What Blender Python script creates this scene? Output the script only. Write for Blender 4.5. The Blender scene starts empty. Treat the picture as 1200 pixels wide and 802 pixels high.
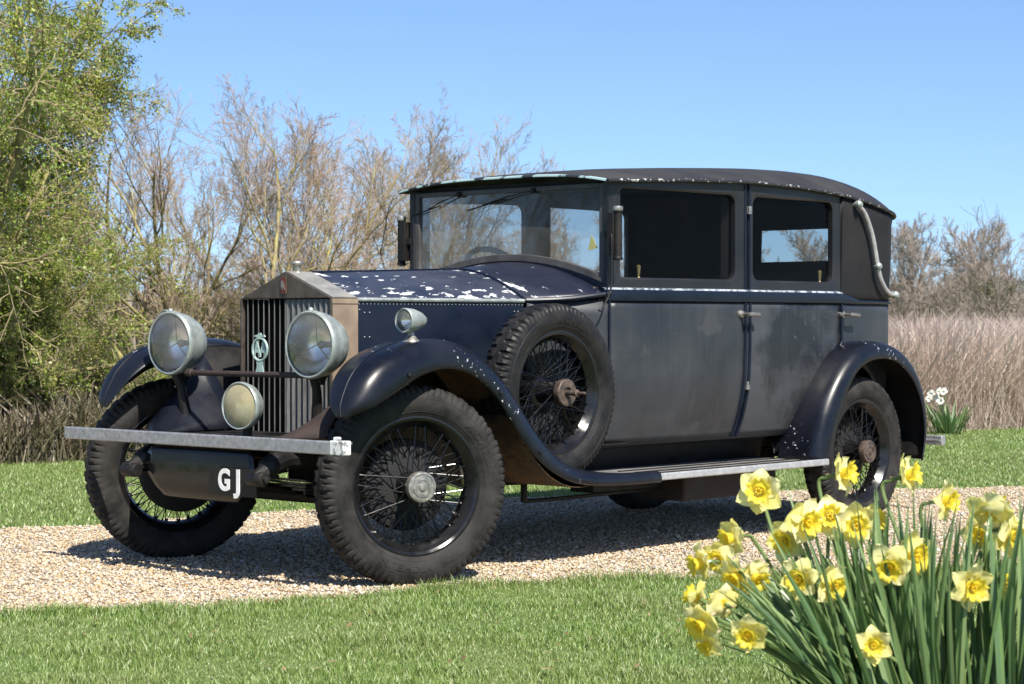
import bpy, bmesh, math, random
import numpy as np
from mathutils import Vector, Matrix
R = math.radians
C = bpy.context.scene.collection

# ------------------------------------------------------------------ camera, sky, sun, exposure
S = bpy.context.scene
CAMP = Vector((-5.9034, -6.6288, 1.0571))
YAW, PITCH, FPX = -0.8354, -0.0095, 2440.4
cd = bpy.data.cameras.new('camera')
cam = bpy.data.objects.new('camera', cd); C.objects.link(cam)
cam.location = CAMP
cam.rotation_euler = (math.pi/2 + PITCH, 0, YAW)
cd.sensor_width = 36; cd.lens = FPX/1200*36
cd.clip_start = .1; cd.clip_end = 2000
cd.dof.use_dof = True; cd.dof.focus_distance = 8.6; cd.dof.aperture_fstop = 9
S.camera = cam
S.cycles.caustics_reflective = False; S.cycles.caustics_refractive = False
SUN = Vector((-0.18, -0.43, 0.577)).normalized()
w = bpy.data.worlds.new('World'); S.world = w; w.use_nodes = True
nt = w.node_tree
sky = nt.nodes.new('ShaderNodeTexSky'); sky.sky_type = 'NISHITA'; sky.sun_disc = False
sky.sun_elevation = math.asin(SUN.z); sky.sun_rotation = math.atan2(SUN.x, SUN.y)
sky.altitude = 300; sky.air_density = 0.8; sky.dust_density = 0.8; sky.ozone_density = 6
tc = nt.nodes.new('ShaderNodeTexCoord'); mp = nt.nodes.new('ShaderNodeMapping')
mp.inputs['Location'].default_value = (0, 0, 0.04)
nt.links.new(tc.outputs['Generated'], mp.inputs[0]); nt.links.new(mp.outputs[0], sky.inputs[0])
nt.links.new(sky.outputs[0], nt.nodes['Background'].inputs[0])
nt.nodes['Background'].inputs[1].default_value = 0.1
sd = bpy.data.lights.new('sun', 'SUN'); sd.energy = 5.0; sd.angle = R(.5); sd.color = (1, .945, .85)
sun = bpy.data.objects.new('sun', sd); C.objects.link(sun)
sun.rotation_euler = SUN.to_track_quat('Z', 'Y').to_euler(); sun.location = SUN*30
S.view_settings.view_transform = 'Standard'; S.view_settings.look = 'None'
S.view_settings.exposure = 0.88; S.view_settings.gamma = 1; S.view_settings.use_curve_mapping = False

FWD = Vector((math.sin(-YAW), math.cos(-YAW), 0)); RGT = Vector((math.cos(-YAW), -math.sin(-YAW), 0))
def at(px, dist, z=0.0):
    p = CAMP + FWD*dist + RGT*((px-600)/FPX*dist); return Vector((p.x, p.y, z))

# ------------------------------------------------------------------ materials
def newmat(name):
    m = bpy.data.materials.new(name); m.use_nodes = True
    return m, m.node_tree, m.node_tree.nodes['Principled BSDF']
def N(t, typ, **kw):
    n = t.nodes.new(typ)
    for k, v in kw.items(): setattr(n, k, v)
    return n
def ramp(t, fac, stops):
    r = N(t, 'ShaderNodeValToRGB'); e = r.color_ramp.elements
    while len(e) < len(stops): e.new(.5)
    for i, (p, c) in enumerate(stops):
        e[i].position = p; e[i].color = (*c, 1) if len(c) == 3 else c
    t.links.new(fac, r.inputs[0]); return r
def noise(t, scale, detail=4, rough=.55, coord=None, sc=None):
    n = N(t, 'ShaderNodeTexNoise'); n.inputs['Scale'].default_value = scale
    n.inputs['Detail'].default_value = detail; n.inputs['Roughness'].default_value = rough
    if coord is None: coord = N(t, 'ShaderNodeTexCoord').outputs['Object']
    if sc:
        m = N(t, 'ShaderNodeMapping'); m.inputs['Scale'].default_value = sc
        t.links.new(coord, m.inputs[0]); coord = m.outputs[0]
    t.links.new(coord, n.inputs['Vector']); return n
def mixc(t, fac, a, b):
    m = N(t, 'ShaderNodeMix', data_type='RGBA')
    for s, v in ((m.inputs[6], a), (m.inputs[7], b)):
        if hasattr(v, 'links'): t.links.new(v, s)
        else: s.default_value = (*v, 1)
    if hasattr(fac, 'links'): t.links.new(fac, m.inputs[0])
    else: m.inputs[0].default_value = fac
    return m.outputs[2]
def math_(t, op, a, b=None, c=None):
    m = N(t, 'ShaderNodeMath', operation=op)
    for i, v in enumerate((a, b, c)):
        if v is None: continue
        if hasattr(v, 'links'): t.links.new(v, m.inputs[i])
        else: m.inputs[i].default_value = v
    return m.outputs[0]
def mrange(t, v, a, b, c, d):
    m = N(t, 'ShaderNodeMapRange'); t.links.new(v, m.inputs[0])
    for i, x in enumerate((a, b, c, d)): m.inputs[i+1].default_value = x
    return m.outputs[0]
def bump(t, b, h, strength=.3, dist=.002):
    n = N(t, 'ShaderNodeBump'); n.inputs['Strength'].default_value = strength; n.inputs['Distance'].default_value = dist
    t.links.new(h, n.inputs['Height']); t.links.new(n.outputs[0], b.inputs['Normal']); return n
def surf(name, c1, c2, scale=6, rough=(.4, .6), metal=0, lo=.35, hi=.65, bumps=(60, .15, .001), coat=0, sc=None, spec=.5, fine=None):
    """two tones mixed by noise, roughness varied by the same field, fine bump"""
    m, t, b = newmat(name)
    n = noise(t, scale, 6, .6, sc=sc)
    f = ramp(t, n.outputs[0], [(lo, (0, 0, 0)), (hi, (1, 1, 1))]).outputs[0]
    col = mixc(t, f, c1, c2)
    if fine:                                    # small specks of a third colour
        n3 = noise(t, fine[0], 3, .6); f3 = ramp(t, n3.outputs[0], [(fine[1], (0, 0, 0)), (fine[1]+.03, (1, 1, 1))]).outputs[0]
        col = mixc(t, f3, col, fine[2])
    t.links.new(col, b.inputs['Base Color'])
    t.links.new(mrange(t, f, 0, 1, *rough), b.inputs['Roughness'])
    b.inputs['Metallic'].default_value = metal
    b.inputs['Coat Weight'].default_value = coat; b.inputs['Coat Roughness'].default_value = .12
    b.inputs['Specular IOR Level'].default_value = spec
    if bumps:
        nb = noise(t, bumps[0], 4); bump(t, b, nb.outputs[0], bumps[1], bumps[2])
    return m
M = {}
def glass(name, tint, dust, rough=.02, dustcol=(.45, .45, .43), gloss=1.0):
    m = bpy.data.materials.new(name); m.use_nodes = True; t = m.node_tree; t.nodes.clear()
    o = N(t, 'ShaderNodeOutputMaterial'); tr = N(t, 'ShaderNodeBsdfTransparent'); tr.inputs[0].default_value = (*tint, 1)
    gl = N(t, 'ShaderNodeBsdfGlossy'); gl.inputs['Roughness'].default_value = rough
    df = N(t, 'ShaderNodeBsdfDiffuse'); df.inputs[0].default_value = (*dustcol, 1)
    fr = N(t, 'ShaderNodeFresnel'); fr.inputs[0].default_value = 1.45
    m1 = N(t, 'ShaderNodeMixShader'); m2 = N(t, 'ShaderNodeMixShader')
    t.links.new(math_(t, 'MULTIPLY', fr.outputs[0], gloss), m1.inputs[0])
    t.links.new(tr.outputs[0], m1.inputs[1]); t.links.new(gl.outputs[0], m1.inputs[2])
    n = noise(t, 5, 6, .65); f = mrange(t, n.outputs[0], .3, .7, dust*.6, dust*1.4)
    t.links.new(f, m2.inputs[0]); t.links.new(m1.outputs[0], m2.inputs[1]); t.links.new(df.outputs[0], m2.inputs[2])
    t.links.new(m2.outputs[0], o.inputs[0]); return m

M['door'] = surf('faded_door_paint', (.017, .0195, .0255), (.033, .036, .042), 2.6, (.34, .56), bumps=(3.5, .25, .004), fine=(3.2, .60, (.037, .0375, .041)))
M['door_old'] = surf('blotched_door_paint', (.011, .0125, .0165), (.042, .0455, .053), 2.6, (.34, .60), bumps=(3.5, .25, .004), lo=.44, hi=.58, fine=(34, .66, (.055, .058, .065)))
M['upper'] = surf('satin_black', (.007, .0075, .010), (.014, .014, .016), 4, (.36, .55), bumps=(120, .1, .0006))
M['navy'] = surf('navy_gloss', (.0025, .0050, .0145), (.005, .0085, .020), 5, (.28, .42), bumps=(60, .06, .0006), spec=.4)
M['quarter'] = surf('black_leathercloth', (.010, .0095, .0105), (.019, .0175, .0185), 3, (.55, .7), bumps=(420, .35, .0008), spec=.22)
M['roof'] = surf('roof_fabric', (.016, .0155, .0165), (.036, .034, .034), 2.2, (.62, .8), bumps=(420, .35, .0008), fine=(26, .7, (.055, .052, .05)), spec=.3)
M['dark'] = surf('chassis_black', (.006, .006, .0065), (.016, .014, .012), 9, (.45, .7), bumps=(80, .3, .002), spec=.3)
M['black'] = surf('interior_black', (.006, .006, .007), (.010, .009, .009), 7, (.7, .85))
M['rust'] = surf('rusty_underside', (.026, .014, .007), (.105, .056, .020), 11, (.75, .9), bumps=(70, .6, .003), fine=(28, .6, (.02, .014, .01)))
M['brownbox'] = surf('brown_painted_steel', (.018, .011, .009), (.036, .022, .018), 7, (.6, .8), bumps=(60, .4, .002))
M['nickel'] = surf('dull_nickel', (.30, .28, .25), (.44, .42, .38), 30, (.3, .5), metal=.85, bumps=(200, .15, .0005))
M['pale'] = surf('oxidised_lamp_metal', (.22, .25, .235), (.34, .37, .35), 24, (.35, .55), metal=.35, bumps=(150, .2, .0006), fine=(45, .66, (.22, .27, .25)))
M['verdigris'] = surf('verdigris_badge', (.24, .36, .33), (.38, .48, .45), 40, (.5, .7), metal=.2)
M['alu'] = surf('hammered_aluminium', (.27, .28, .29), (.42, .42, .43), 55, (.35, .55), metal=.6, bumps=(190, .55, .002))
M['alutrim'] = surf('aluminium_trim', (.40, .40, .40), (.52, .52, .52), 30, (.4, .55), metal=.5, bumps=(190, .3, .001))
M['lino'] = surf('running_board_lino', (.11, .108, .105), (.19, .185, .18), 7, (.6, .8), bumps=(80, .4, .001), sc=(1, 5, 1))
M['radfront'] = surf('bronzed_shell', (.075, .060, .048), (.13, .108, .088), 16, (.36, .55), metal=.55, bumps=(140, .2, .0008))  # shell front, its weak grazing light painted in as a darker tone
M['slat'] = surf('grey_slat', (.085, .085, .083), (.15, .15, .147), 40, (.4, .6), metal=.3, bumps=(140, .3, .0008), sc=(1, 1, .2))
M['white'] = surf('white_enamel', (.70, .70, .68), (.80, .80, .78), 30, (.4, .6))
M['tyre'] = surf('dusty_rubber', (.011, .0102, .0098), (.040, .0368, .0345), 14, (.62, .85), bumps=(240, .4, .0012), lo=.36, hi=.72, spec=.22)
M['sparetyre'] = surf('spare_rubber', (.007, .007, .007), (.019, .0175, .0165), 14, (.42, .66), bumps=(240, .4, .0012), lo=.36, hi=.72, spec=.28)
M['wheel'] = surf('gloss_black_wheel', (.006, .006, .007), (.011, .0105, .0105), 20, (.12, .26), spec=.4)
M['spoke'] = surf('spoke_black', (.004, .004, .005), (.012, .012, .012), 12, (.20, .34), metal=0, spec=.45, lo=.55, hi=.75)
M['hubcap'] = surf('worn_hub_cap', (.24, .23, .20), (.38, .36, .32), 60, (.35, .5), metal=.7, bumps=(220, .3, .001))
M['hubrust'] = surf('rusted_hub', (.06, .042, .034), (.14, .105, .085), 50, (.5, .7), metal=.4, bumps=(160, .4, .001))
M['brass'] = surf('old_brass', (.32, .24, .10), (.42, .33, .16), 30, (.35, .5), metal=.7)
M['red'] = surf('red_enamel', (.11, .018, .015), (.16, .03, .025), 40, (.3, .5))
M['reflector'] = surf('silvered_reflector', (.72, .71, .67), (.82, .81, .78), 8, (.22, .36), metal=1, bumps=None)
M['yellowglass'] = surf('aged_reflector', (.62, .54, .34), (.76, .70, .52), 6, (.25, .35), metal=.75, bumps=None)
M['lens'] = glass('lamp_glass', (.95, .95, .94), .085, .03, (.72, .72, .70))
M['foglens'] = glass('fog_lamp_glass', (.95, .92, .78), .32, .10, (.80, .72, .46))
M['screen'] = glass('windscreen_glass', (.80, .82, .82), .14, .02, (.33, .33, .31), .30)
M['pane'] = glass('side_glass', (.78, .80, .80), .006, .02, (.16, .14, .12), .20)
M['sticker'] = surf('yellow_sticker', (.36, .35, .10), (.42, .40, .16), 30)
M['leather'] = surf('seat_leather', (.012, .012, .014), (.022, .021, .022), 10, (.5, .7))
M['chip'] = surf('bare_chipped_edge', (.06, .07, .10), (.42, .46, .52), 30, (.4, .6), lo=.38, hi=.56)  # chipped paint with the edge highlight put into the pale colour
M['chipblue'] = surf('pale_blue_chipped_edge', (.02, .025, .03), (.28, .40, .42), 9, (.5, .7), lo=.47, hi=.50, sc=(1, 1, 1))
M['gutterchip'] = surf('flaking_gutter_edge', (.016, .017, .02), (.50, .49, .47), 48, (.5, .7), lo=.60, hi=.625)

def weathered(m):
    """run marks down the panel and road dust thrown up along its lower edge"""
    t = m.node_tree; b = t.nodes['Principled BSDF']; src = b.inputs['Base Color'].links[0].from_socket
    co = N(t, 'ShaderNodeTexCoord').outputs['Object']; sp = N(t, 'ShaderNodeSeparateXYZ'); t.links.new(co, sp.inputs[0])
    n = noise(t, 1, 5, .65, co, (34, 34, 1.6)); col = mixc(t, mrange(t, n.outputs[0], .52, .75, 0, .30), src, (.065, .068, .074))
    n1 = noise(t, 1, 4, .6, co, (3, 3, 60)); col = mixc(t, mrange(t, n1.outputs[0], .64, .70, 0, .22), col, (.08, .083, .088))
    n2 = noise(t, 9, 6, .7, co); d = math_(t, 'MULTIPLY', mrange(t, sp.outputs[2], .50, .74, 1, 0), mrange(t, n2.outputs[0], .35, .7, .05, .45))
    t.links.new(mixc(t, d, col, (.075, .066, .055)), b.inputs['Base Color'])
weathered(M['door']); weathered(M['door_old'])
def chipped(name, base1, base2, kind):
    """worn paint whose flakes expose white filler; the flakes gather along the edges the car shows them on"""
    m, t, b = newmat(name)
    co = N(t, 'ShaderNodeTexCoord').outputs['Object']; sp = N(t, 'ShaderNodeSeparateXYZ'); t.links.new(co, sp.inputs[0])
    n = noise(t, 3.2, 6, .6, co); f = ramp(t, n.outputs[0], [(.35, (0, 0, 0)), (.65, (1, 1, 1))]).outputs[0]
    col = mixc(t, f, base1, base2)
    if kind == 'bonnet':
        nz = noise(t, 26, 5, .62, co, (.55, 1, 1))
        th = mrange(t, sp.outputs[2], 1.158, 1.235, .505, .66)
        th2 = mrange(t, sp.outputs[0], .12, .30, .545, .70); th3 = mrange(t, sp.outputs[0], 1.02, .90, .53, .70)
        th = math_(t, 'MINIMUM', th, math_(t, 'MINIMUM', th2, th3))
    elif kind == 'scuttle':
        nz = noise(t, 16, 6, .62, co, (1, .45, 1))
        ay = math_(t, 'ABSOLUTE', sp.outputs[1])
        th = mrange(t, sp.outputs[0], 1.05, 1.12, .55, .68)
        th = math_(t, 'MINIMUM', th, mrange(t, sp.outputs[2], 1.165, 1.20, .44, .70))
    else:
        nz = noise(t, 46, 6, .68, co, (1, .6, 1))
        big = noise(t, 5, 2, .5, co)
        th = mrange(t, big.outputs[0], .42, .66, .80, .625)
    fl = math_(t, 'MULTIPLY', math_(t, 'SUBTRACT', nz.outputs[0], th), 1.0); fl = mrange(t, fl, -.006, .012, 0, 1)
    halo = mrange(t, math_(t, 'SUBTRACT', nz.outputs[0], th), -.05, 0, 0, .55)
    col = mixc(t, halo, col, (.055, .06, .072))
    wn = noise(t, 55, 4, .65, co)
    col = mixc(t, fl, col, mixc(t, wn.outputs[0], (.34, .36, .38), (.70, .71, .72)))
    t.links.new(col, b.inputs['Base Color'])
    ro = mrange(t, f, 0, 1, *((.24, .46) if kind != 'bonnet' else (.36, .54)))
    t.links.new(math_(t, 'MAXIMUM', ro, math_(t, 'MULTIPLY', fl, .6)), b.inputs['Roughness'])
    nb = noise(t, 120, 3, .5, co); h = math_(t, 'SUBTRACT', math_(t, 'MULTIPLY', nb.outputs[0], .12), fl)
    b.inputs['Specular IOR Level'].default_value = .38
    bump(t, b, h, .35, .0008); return m
M['bonnet'] = chipped('flaking_navy_bonnet', (.017, .022, .040), (.040, .046, .068), 'bonnet')
M['scuttle'] = chipped('worn_navy_scuttle', (.010, .012, .026), (.018, .021, .034), 'scuttle')
M['wing'] = chipped('scuffed_navy_wing', (.003, .0040, .0080), (.008, .0095, .0150), 'wing')

# ------------------------------------------------------------------ mesh helpers
class MB:
    def __init__(s): s.v = []; s.f = []; s.m = []; s.mi = 0
    def add(s, vs, fs, mi=None):
        o = len(s.v); s.v += [tuple(v) for v in vs]; s.f += [tuple(i+o for i in f) for f in fs]
        s.m += [s.mi if mi is None else mi]*len(fs)
    def box(s, lo, hi, mat=None):
        (x0, y0, z0), (x1, y1, z1) = lo, hi
        vs = [Vector(p) for p in ((x0,y0,z0),(x1,y0,z0),(x1,y1,z0),(x0,y1,z0),(x0,y0,z1),(x1,y0,z1),(x1,y1,z1),(x0,y1,z1))]
        if mat is not None: vs = [mat @ v for v in vs]
        s.add(vs, [(0,3,2,1),(4,5,6,7),(0,1,5,4),(1,2,6,5),(2,3,7,6),(3,0,4,7)])
    def grid(s, P, closed=False, mi=None):
        """P[i][j] rows of points"""
        nu, nv = len(P), len(P[0]); vs = [p for r in P for p in r]; fs = []
        for i in range(nu-1):
            for j in range(nv if closed else nv-1):
                k = (j+1) % nv; fs.append((i*nv+j, i*nv+k, (i+1)*nv+k, (i+1)*nv+j))
        s.add(vs, fs, mi)
    def tube(s, pts, r, n=8, cap=True, mi=None):
        pts = [Vector(p) for p in pts]; k = len(pts); rs = r if isinstance(r, (list, tuple)) else [r]*k
        up = None; rows = []
        for i, p in enumerate(pts):
            d = (pts[min(i+1, k-1)] - pts[max(i-1, 0)]).normalized()
            if up is None: up = Vector((0, 0, 1)) if abs(d.z) < .9 else Vector((1, 0, 0))
            a = d.cross(up).normalized(); b = a.cross(d).normalized(); up = b
            rows.append([p + (a*math.cos(2*math.pi*j/n) + b*math.sin(2*math.pi*j/n))*rs[i] for j in range(n)])
        s.grid(rows, True, mi)
        if cap:
            o = len(s.v) - k*n
            s.f += [tuple(o+j for j in range(n))[::-1], tuple(o+(k-1)*n+j for j in range(n))]; s.m += [s.mi if mi is None else mi]*2
    def lathe(s, prof, org, axis, n=32, mi=None, close=False):
        """prof [(r, a)] around axis through org"""
        ax = Vector(axis).normalized(); u = ax.orthogonal().normalized(); v = ax.cross(u); org = Vector(org)
        rows = [[org + ax*a + (u*math.cos(2*math.pi*j/n) + v*math.sin(2*math.pi*j/n))*max(r, 1e-5) for j in range(n)] for r, a in prof]
        s.grid(rows, True, mi)
    def sphere(s, c, r, n=10, sc=(1, 1, 1)):
        c = Vector(c)
        rows = [[c + Vector((r*sc[0]*math.sin(math.pi*i/n)*math.cos(2*math.pi*j/(n*2)), r*sc[1]*math.sin(math.pi*i/n)*math.sin(2*math.pi*j/(n*2)), r*sc[2]*math.cos(math.pi*i/n))) for j in range(2*n)] for i in range(n+1)]
        s.grid(rows, True)
    def prism(s, outline, y0, y1, ax=1):
        """outline in the plane across axis ax, extruded from y0 to y1"""
        n = len(outline)
        def P(p, h): return (p[0], h, p[1]) if ax == 1 else ((h, p[0], p[1]) if ax == 0 else (p[0], p[1], h))
        vs = [P(p, y0) for p in outline] + [P(p, y1) for p in outline]
        s.add(vs, [tuple(range(n)), tuple(range(2*n-1, n-1, -1))] + [(i, i+n, (i+1) % n+n, (i+1) % n) for i in range(n)])
    def build(s, name, mats, parent=None, smooth=True, sharp=32, bevel=0, solid=0, offm=0, weld=False, sub=0):
        me = bpy.data.meshes.new(name); me.from_pydata(s.v, [], s.f)
        if not isinstance(mats, (list, tuple)): mats = [mats]
        for m in mats: me.materials.append(m)
        if any(s.m): me.polygons.foreach_set('material_index', s.m)
        bm = bmesh.new(); bm.from_mesh(me)
        if weld: bmesh.ops.remove_doubles(bm, verts=bm.verts, dist=1e-5)
        bmesh.ops.dissolve_degenerate(bm, edges=bm.edges, dist=1e-6)
        bmesh.ops.recalc_face_normals(bm, faces=bm.faces); bm.to_mesh(me); bm.free()
        if smooth:
            me.shade_smooth(); me.set_sharp_from_angle(angle=R(sharp))
        o = bpy.data.objects.new(name, me); C.objects.link(o)
        if parent is not None: setparent(o, parent)
        if sub:
            md = o.modifiers.new('sub', 'SUBSURF'); md.levels = md.render_levels = sub
        if solid:
            md = o.modifiers.new('solid', 'SOLIDIFY'); md.thickness = abs(solid); md.offset = -1 if solid > 0 else 1
            md.material_offset = offm; md.material_offset_rim = 0
        if bevel:
            md = o.modifiers.new('bevel', 'BEVEL'); md.width = bevel; md.segments = 2; md.limit_method = 'ANGLE'; md.angle_limit = R(40)
        return o
WORLD = {}
def setparent(o, p):
    """parent while keeping the mesh's coordinates where they are in the world"""
    o.parent = p
    o.matrix_parent_inverse = WORLD.get(p.name, Matrix()).inverted()
def thing(name, label, cat, loc=(0, 0, 0), group=None):
    o = bpy.data.objects.new(name, None); C.objects.link(o); o.location = loc; o.empty_display_size = .1
    WORLD[o.name] = Matrix.Translation(loc)
    o['label'] = label; o['category'] = cat
    if group: o['group'] = group
    return o
def tag(o, label=None, cat=None, group=None, kind=None):
    for k, v in (('label', label), ('category', cat), ('group', group), ('kind', kind)):
        if v: o[k] = v
    return o
def npmesh(name, v, tris, mats, smooth=False, mi=None):
    me = bpy.data.meshes.new(name); v = np.asarray(v, np.float32); tris = np.asarray(tris, np.int32)
    me.vertices.add(len(v)); me.vertices.foreach_set('co', v.ravel())
    me.loops.add(tris.size); me.loops.foreach_set('vertex_index', tris.ravel())
    me.polygons.add(len(tris)); me.polygons.foreach_set('loop_start', np.arange(0, tris.size, 3, dtype=np.int32))
    for m in (mats if isinstance(mats, (list, tuple)) else [mats]): me.materials.append(m)
    if mi is not None: me.polygons.foreach_set('material_index', np.asarray(mi, np.int32))
    me.update(calc_edges=True)
    if smooth: me.shade_smooth()
    return me
def link(name, me, parent=None):
    o = bpy.data.objects.new(name, me); C.objects.link(o)
    if parent is not None: setparent(o, parent)
    return o
def text_mesh(body, size, extrude, offset=0.0):
    cu = bpy.data.curves.new('txt', 'FONT'); cu.body = body; cu.size = size; cu.extrude = extrude; cu.offset = offset
    cu.align_x = 'CENTER'; cu.align_y = 'CENTER'
    o = bpy.data.objects.new('txt', cu); C.objects.link(o)
    dg = bpy.context.evaluated_depsgraph_get(); me = bpy.data.meshes.new_from_object(o.evaluated_get(dg))
    bpy.data.objects.remove(o); bpy.data.curves.remove(cu)
    vs = [v.co.copy() for v in me.vertices]; fs = [tuple(p.vertices) for p in me.polygons]
    bpy.data.meshes.remove(me); return vs, fs
def interp(tab, x):
    if x <= tab[0][0]: return tab[0][1]
    for (a, b), (c, d) in zip(tab, tab[1:]):
        if x <= c:
            u = (x-a)/(c-a); return b+(d-b)*u
    return tab[-1][1]
def catmull(pts, n):
    """smooth curve through points, n samples per span"""
    P = [Vector(p) for p in pts]; P = [P[0]*2-P[1]] + P + [P[-1]*2-P[-2]]; out = []
    for i in range(1, len(P)-2):
        a, b, c, d = P[i-1:i+3]
        for k in range(n):
            u = k/n; out.append(.5*((2*b) + (c-a)*u + (2*a-5*b+4*c-d)*u*u + (3*b-a-3*c+d)*u**3))
    out.append(P[-2].copy()); return out

# ------------------------------------------------------------------ the car (x to the rear, y to the car's right, z up; front axle at x = 0)
car = thing('vintage_car', 'worn black and navy vintage saloon car with bare radiator and wire wheels on the gravel', 'car', (1.65, 0, 0))
WT = [(1.03,.437),(1.15,.505),(1.34,.606),(1.42,.634),(1.8,.674),(2.3,.700),(2.8,.702),(3.2,.690),(3.45,.676),(3.64,.655)]
def wd(x): return sum(interp(WT, x+d) for d in (-.06, -.03, 0, .03, .06))/5 if x < 3.55 else interp(WT, x)
MT = [(.36,.85),(.49,.895),(.6,.945),(.7,.975),(.8,.992),(.95,1),(1.9,1)]
def mz(z): return interp(MT, z)
ZE = [(1.33,1.700),(1.6,1.712),(1.9,1.727),(2.35,1.739),(2.8,1.733),(3.18,1.714),(3.5,1.680),(3.69,1.650),(3.9,1.612)]
def ze(x): return sum(interp(ZE, x+d) for d in (-.08, 0, .08))/3
def side(s, x, z, out=0.0): return (x, s*(wd(x)*mz(z)+out), z)
CX, CY, CR = 3.64, .455, .20
def outline(x0, n=24, cn=12, back=6):
    """(x, y, nx, ny) from the near front, round the back, to the far front"""
    half = []
    for i in range(n+1):
        x = x0+(CX-x0)*i/n; half.append((x, -wd(x), 0.0, -1.0))
    for i in range(1, cn+1):
        a = math.pi/2*i/cn; half.append((CX+CR*math.sin(a), -(CY+CR*math.cos(a)), math.sin(a), -math.cos(a)))
    for i in range(1, back+1):
        y = -CY*(1-i/back); half.append((CX+CR+.02*(1-(y/CY)**2), y, 1.0, 0.0))
    return half + [(x, -y, nx, -ny) for x, y, nx, ny in half[-2::-1]]
def zarch(x):
    zb = .49
    if 2.80 < x < 3.72: zb = max(zb, .39+math.sqrt(max(0, .46**2-(x-3.26)**2)))
    if x >= 3.72: zb = .46
    return min(zb, .85)
# lower body skin, a little inside the doors
ol = outline(1.03, 60)
mb = MB(); rows = []
for k in range(11):
    row = []
    for x, y, nx, ny in ol:
        zb = zarch(x); z = zb+(1.156-zb)*k/10
        off = -.012 if 1.385 < x < 3.195 else 0
        row.append((x+nx*off, y*mz(z)+ny*off, z))
    rows.append(row)
mb.grid(rows)
body = mb.build('body', [M['door'], M['black']], car, solid=.01, offm=1)
# upper quarters and back panel with the small back window
mb = MB(); ol2 = [p for p in outline(1.03, 60, 14, 2)]
ol2 = [p for p in ol2 if p[0] > 3.19]
y_ = wd(3.184); ol2 = [(3.176, -y_+.012, 0., -1.), (3.1841, -y_+.010, 0., -1.), (3.1845, -y_, 0., -1.)]+ol2+[(3.1845, y_, 0., 1.), (3.1841, y_-.010, 0., 1.), (3.176, y_-.012, 0., 1.)]
ys = [-.42, -.36, -.31, -.30, -.15, 0, .15, .30, .31, .36, .42]
st = [p for p in ol2 if p[0] < 3.84-1e-6]
near = [p for p in st if p[1] < 0]; far = [p for p in st if p[1] > 0]
mid = [(CX+CR+.02*(1-(y/CY)**2), y, 1.0, 0.0) for y in ys]
col = near + mid + far
zs = [0, .12, .3, .45, .46, .7, .86, .87, 1.0]
def upz(f, x): return 1.156+(ze(x)-.004-1.156)*f
zf = [0, .15, .30, .46, .52, .70, .86, 1.0]
RW = (1.398, 1.578)
def rowz(k, x):
    zt = ze(x)-.004
    return [1.156, 1.21, 1.28, 1.34, RW[0], RW[1], 1.60, zt][k]
P = [[(x+nx*.05*(k/7), y+ny*.012*(k/7), rowz(k, x)) for x, y, nx, ny in col] for k in range(8)]
nv = len(col); vs = [p for r in P for p in r]; fs = []
i0 = len(near)+3; i1 = len(near)+7
for k in range(7):
    for j in range(nv-1):
        if k == 4 and i0 <= j < i1: continue
        fs.append((k*nv+j, k*nv+j+1, (k+1)*nv+j+1, (k+1)*nv+j))
mb.add(vs, fs)
quarter = mb.build('rear_quarter', [M['quarter'], M['black']], car, solid=.012, offm=1)
mb = MB(); mb.box((3.868, -.31, 1.39), (3.872, .31, 1.585)); mb.build('rear_window', M['pane'], quarter, smooth=False)
# belt moulding and its worn upper edge, a highlight painted along it
mb = MB(); me_ = MB(); oz = [p for p in outline(1.36, 60)]
def belt_top(x, y=0): return interp([(1.0,1.212),(3.16,1.212),(3.24,1.200),(3.36,1.172),(4.2,1.166)], x)
rows = []; rw2 = []
for x, y, nx, ny in oz:
    zt = belt_top(x); h = zt-1.152
    rows.append([(x+nx*o, y+ny*o, 1.152+h*f) for o, f in ((-.004, 0), (.010, .06), (.014, .45), (.011, .9), (-.004, 1.0))])
    if x < 3.22: rw2.append([(x+nx*o, y+ny*o, zt+d) for o, d in ((.0125, -.0065), (.0115, .0012), (-.003, .0032))])
mb.grid(rows); mould = mb.build('belt_moulding', M['navy'], car, sharp=60)
hh = len(rw2)//2
me_.grid(rw2[:hh]); me_.build('worn_edge', M['chip'], mould)
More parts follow.
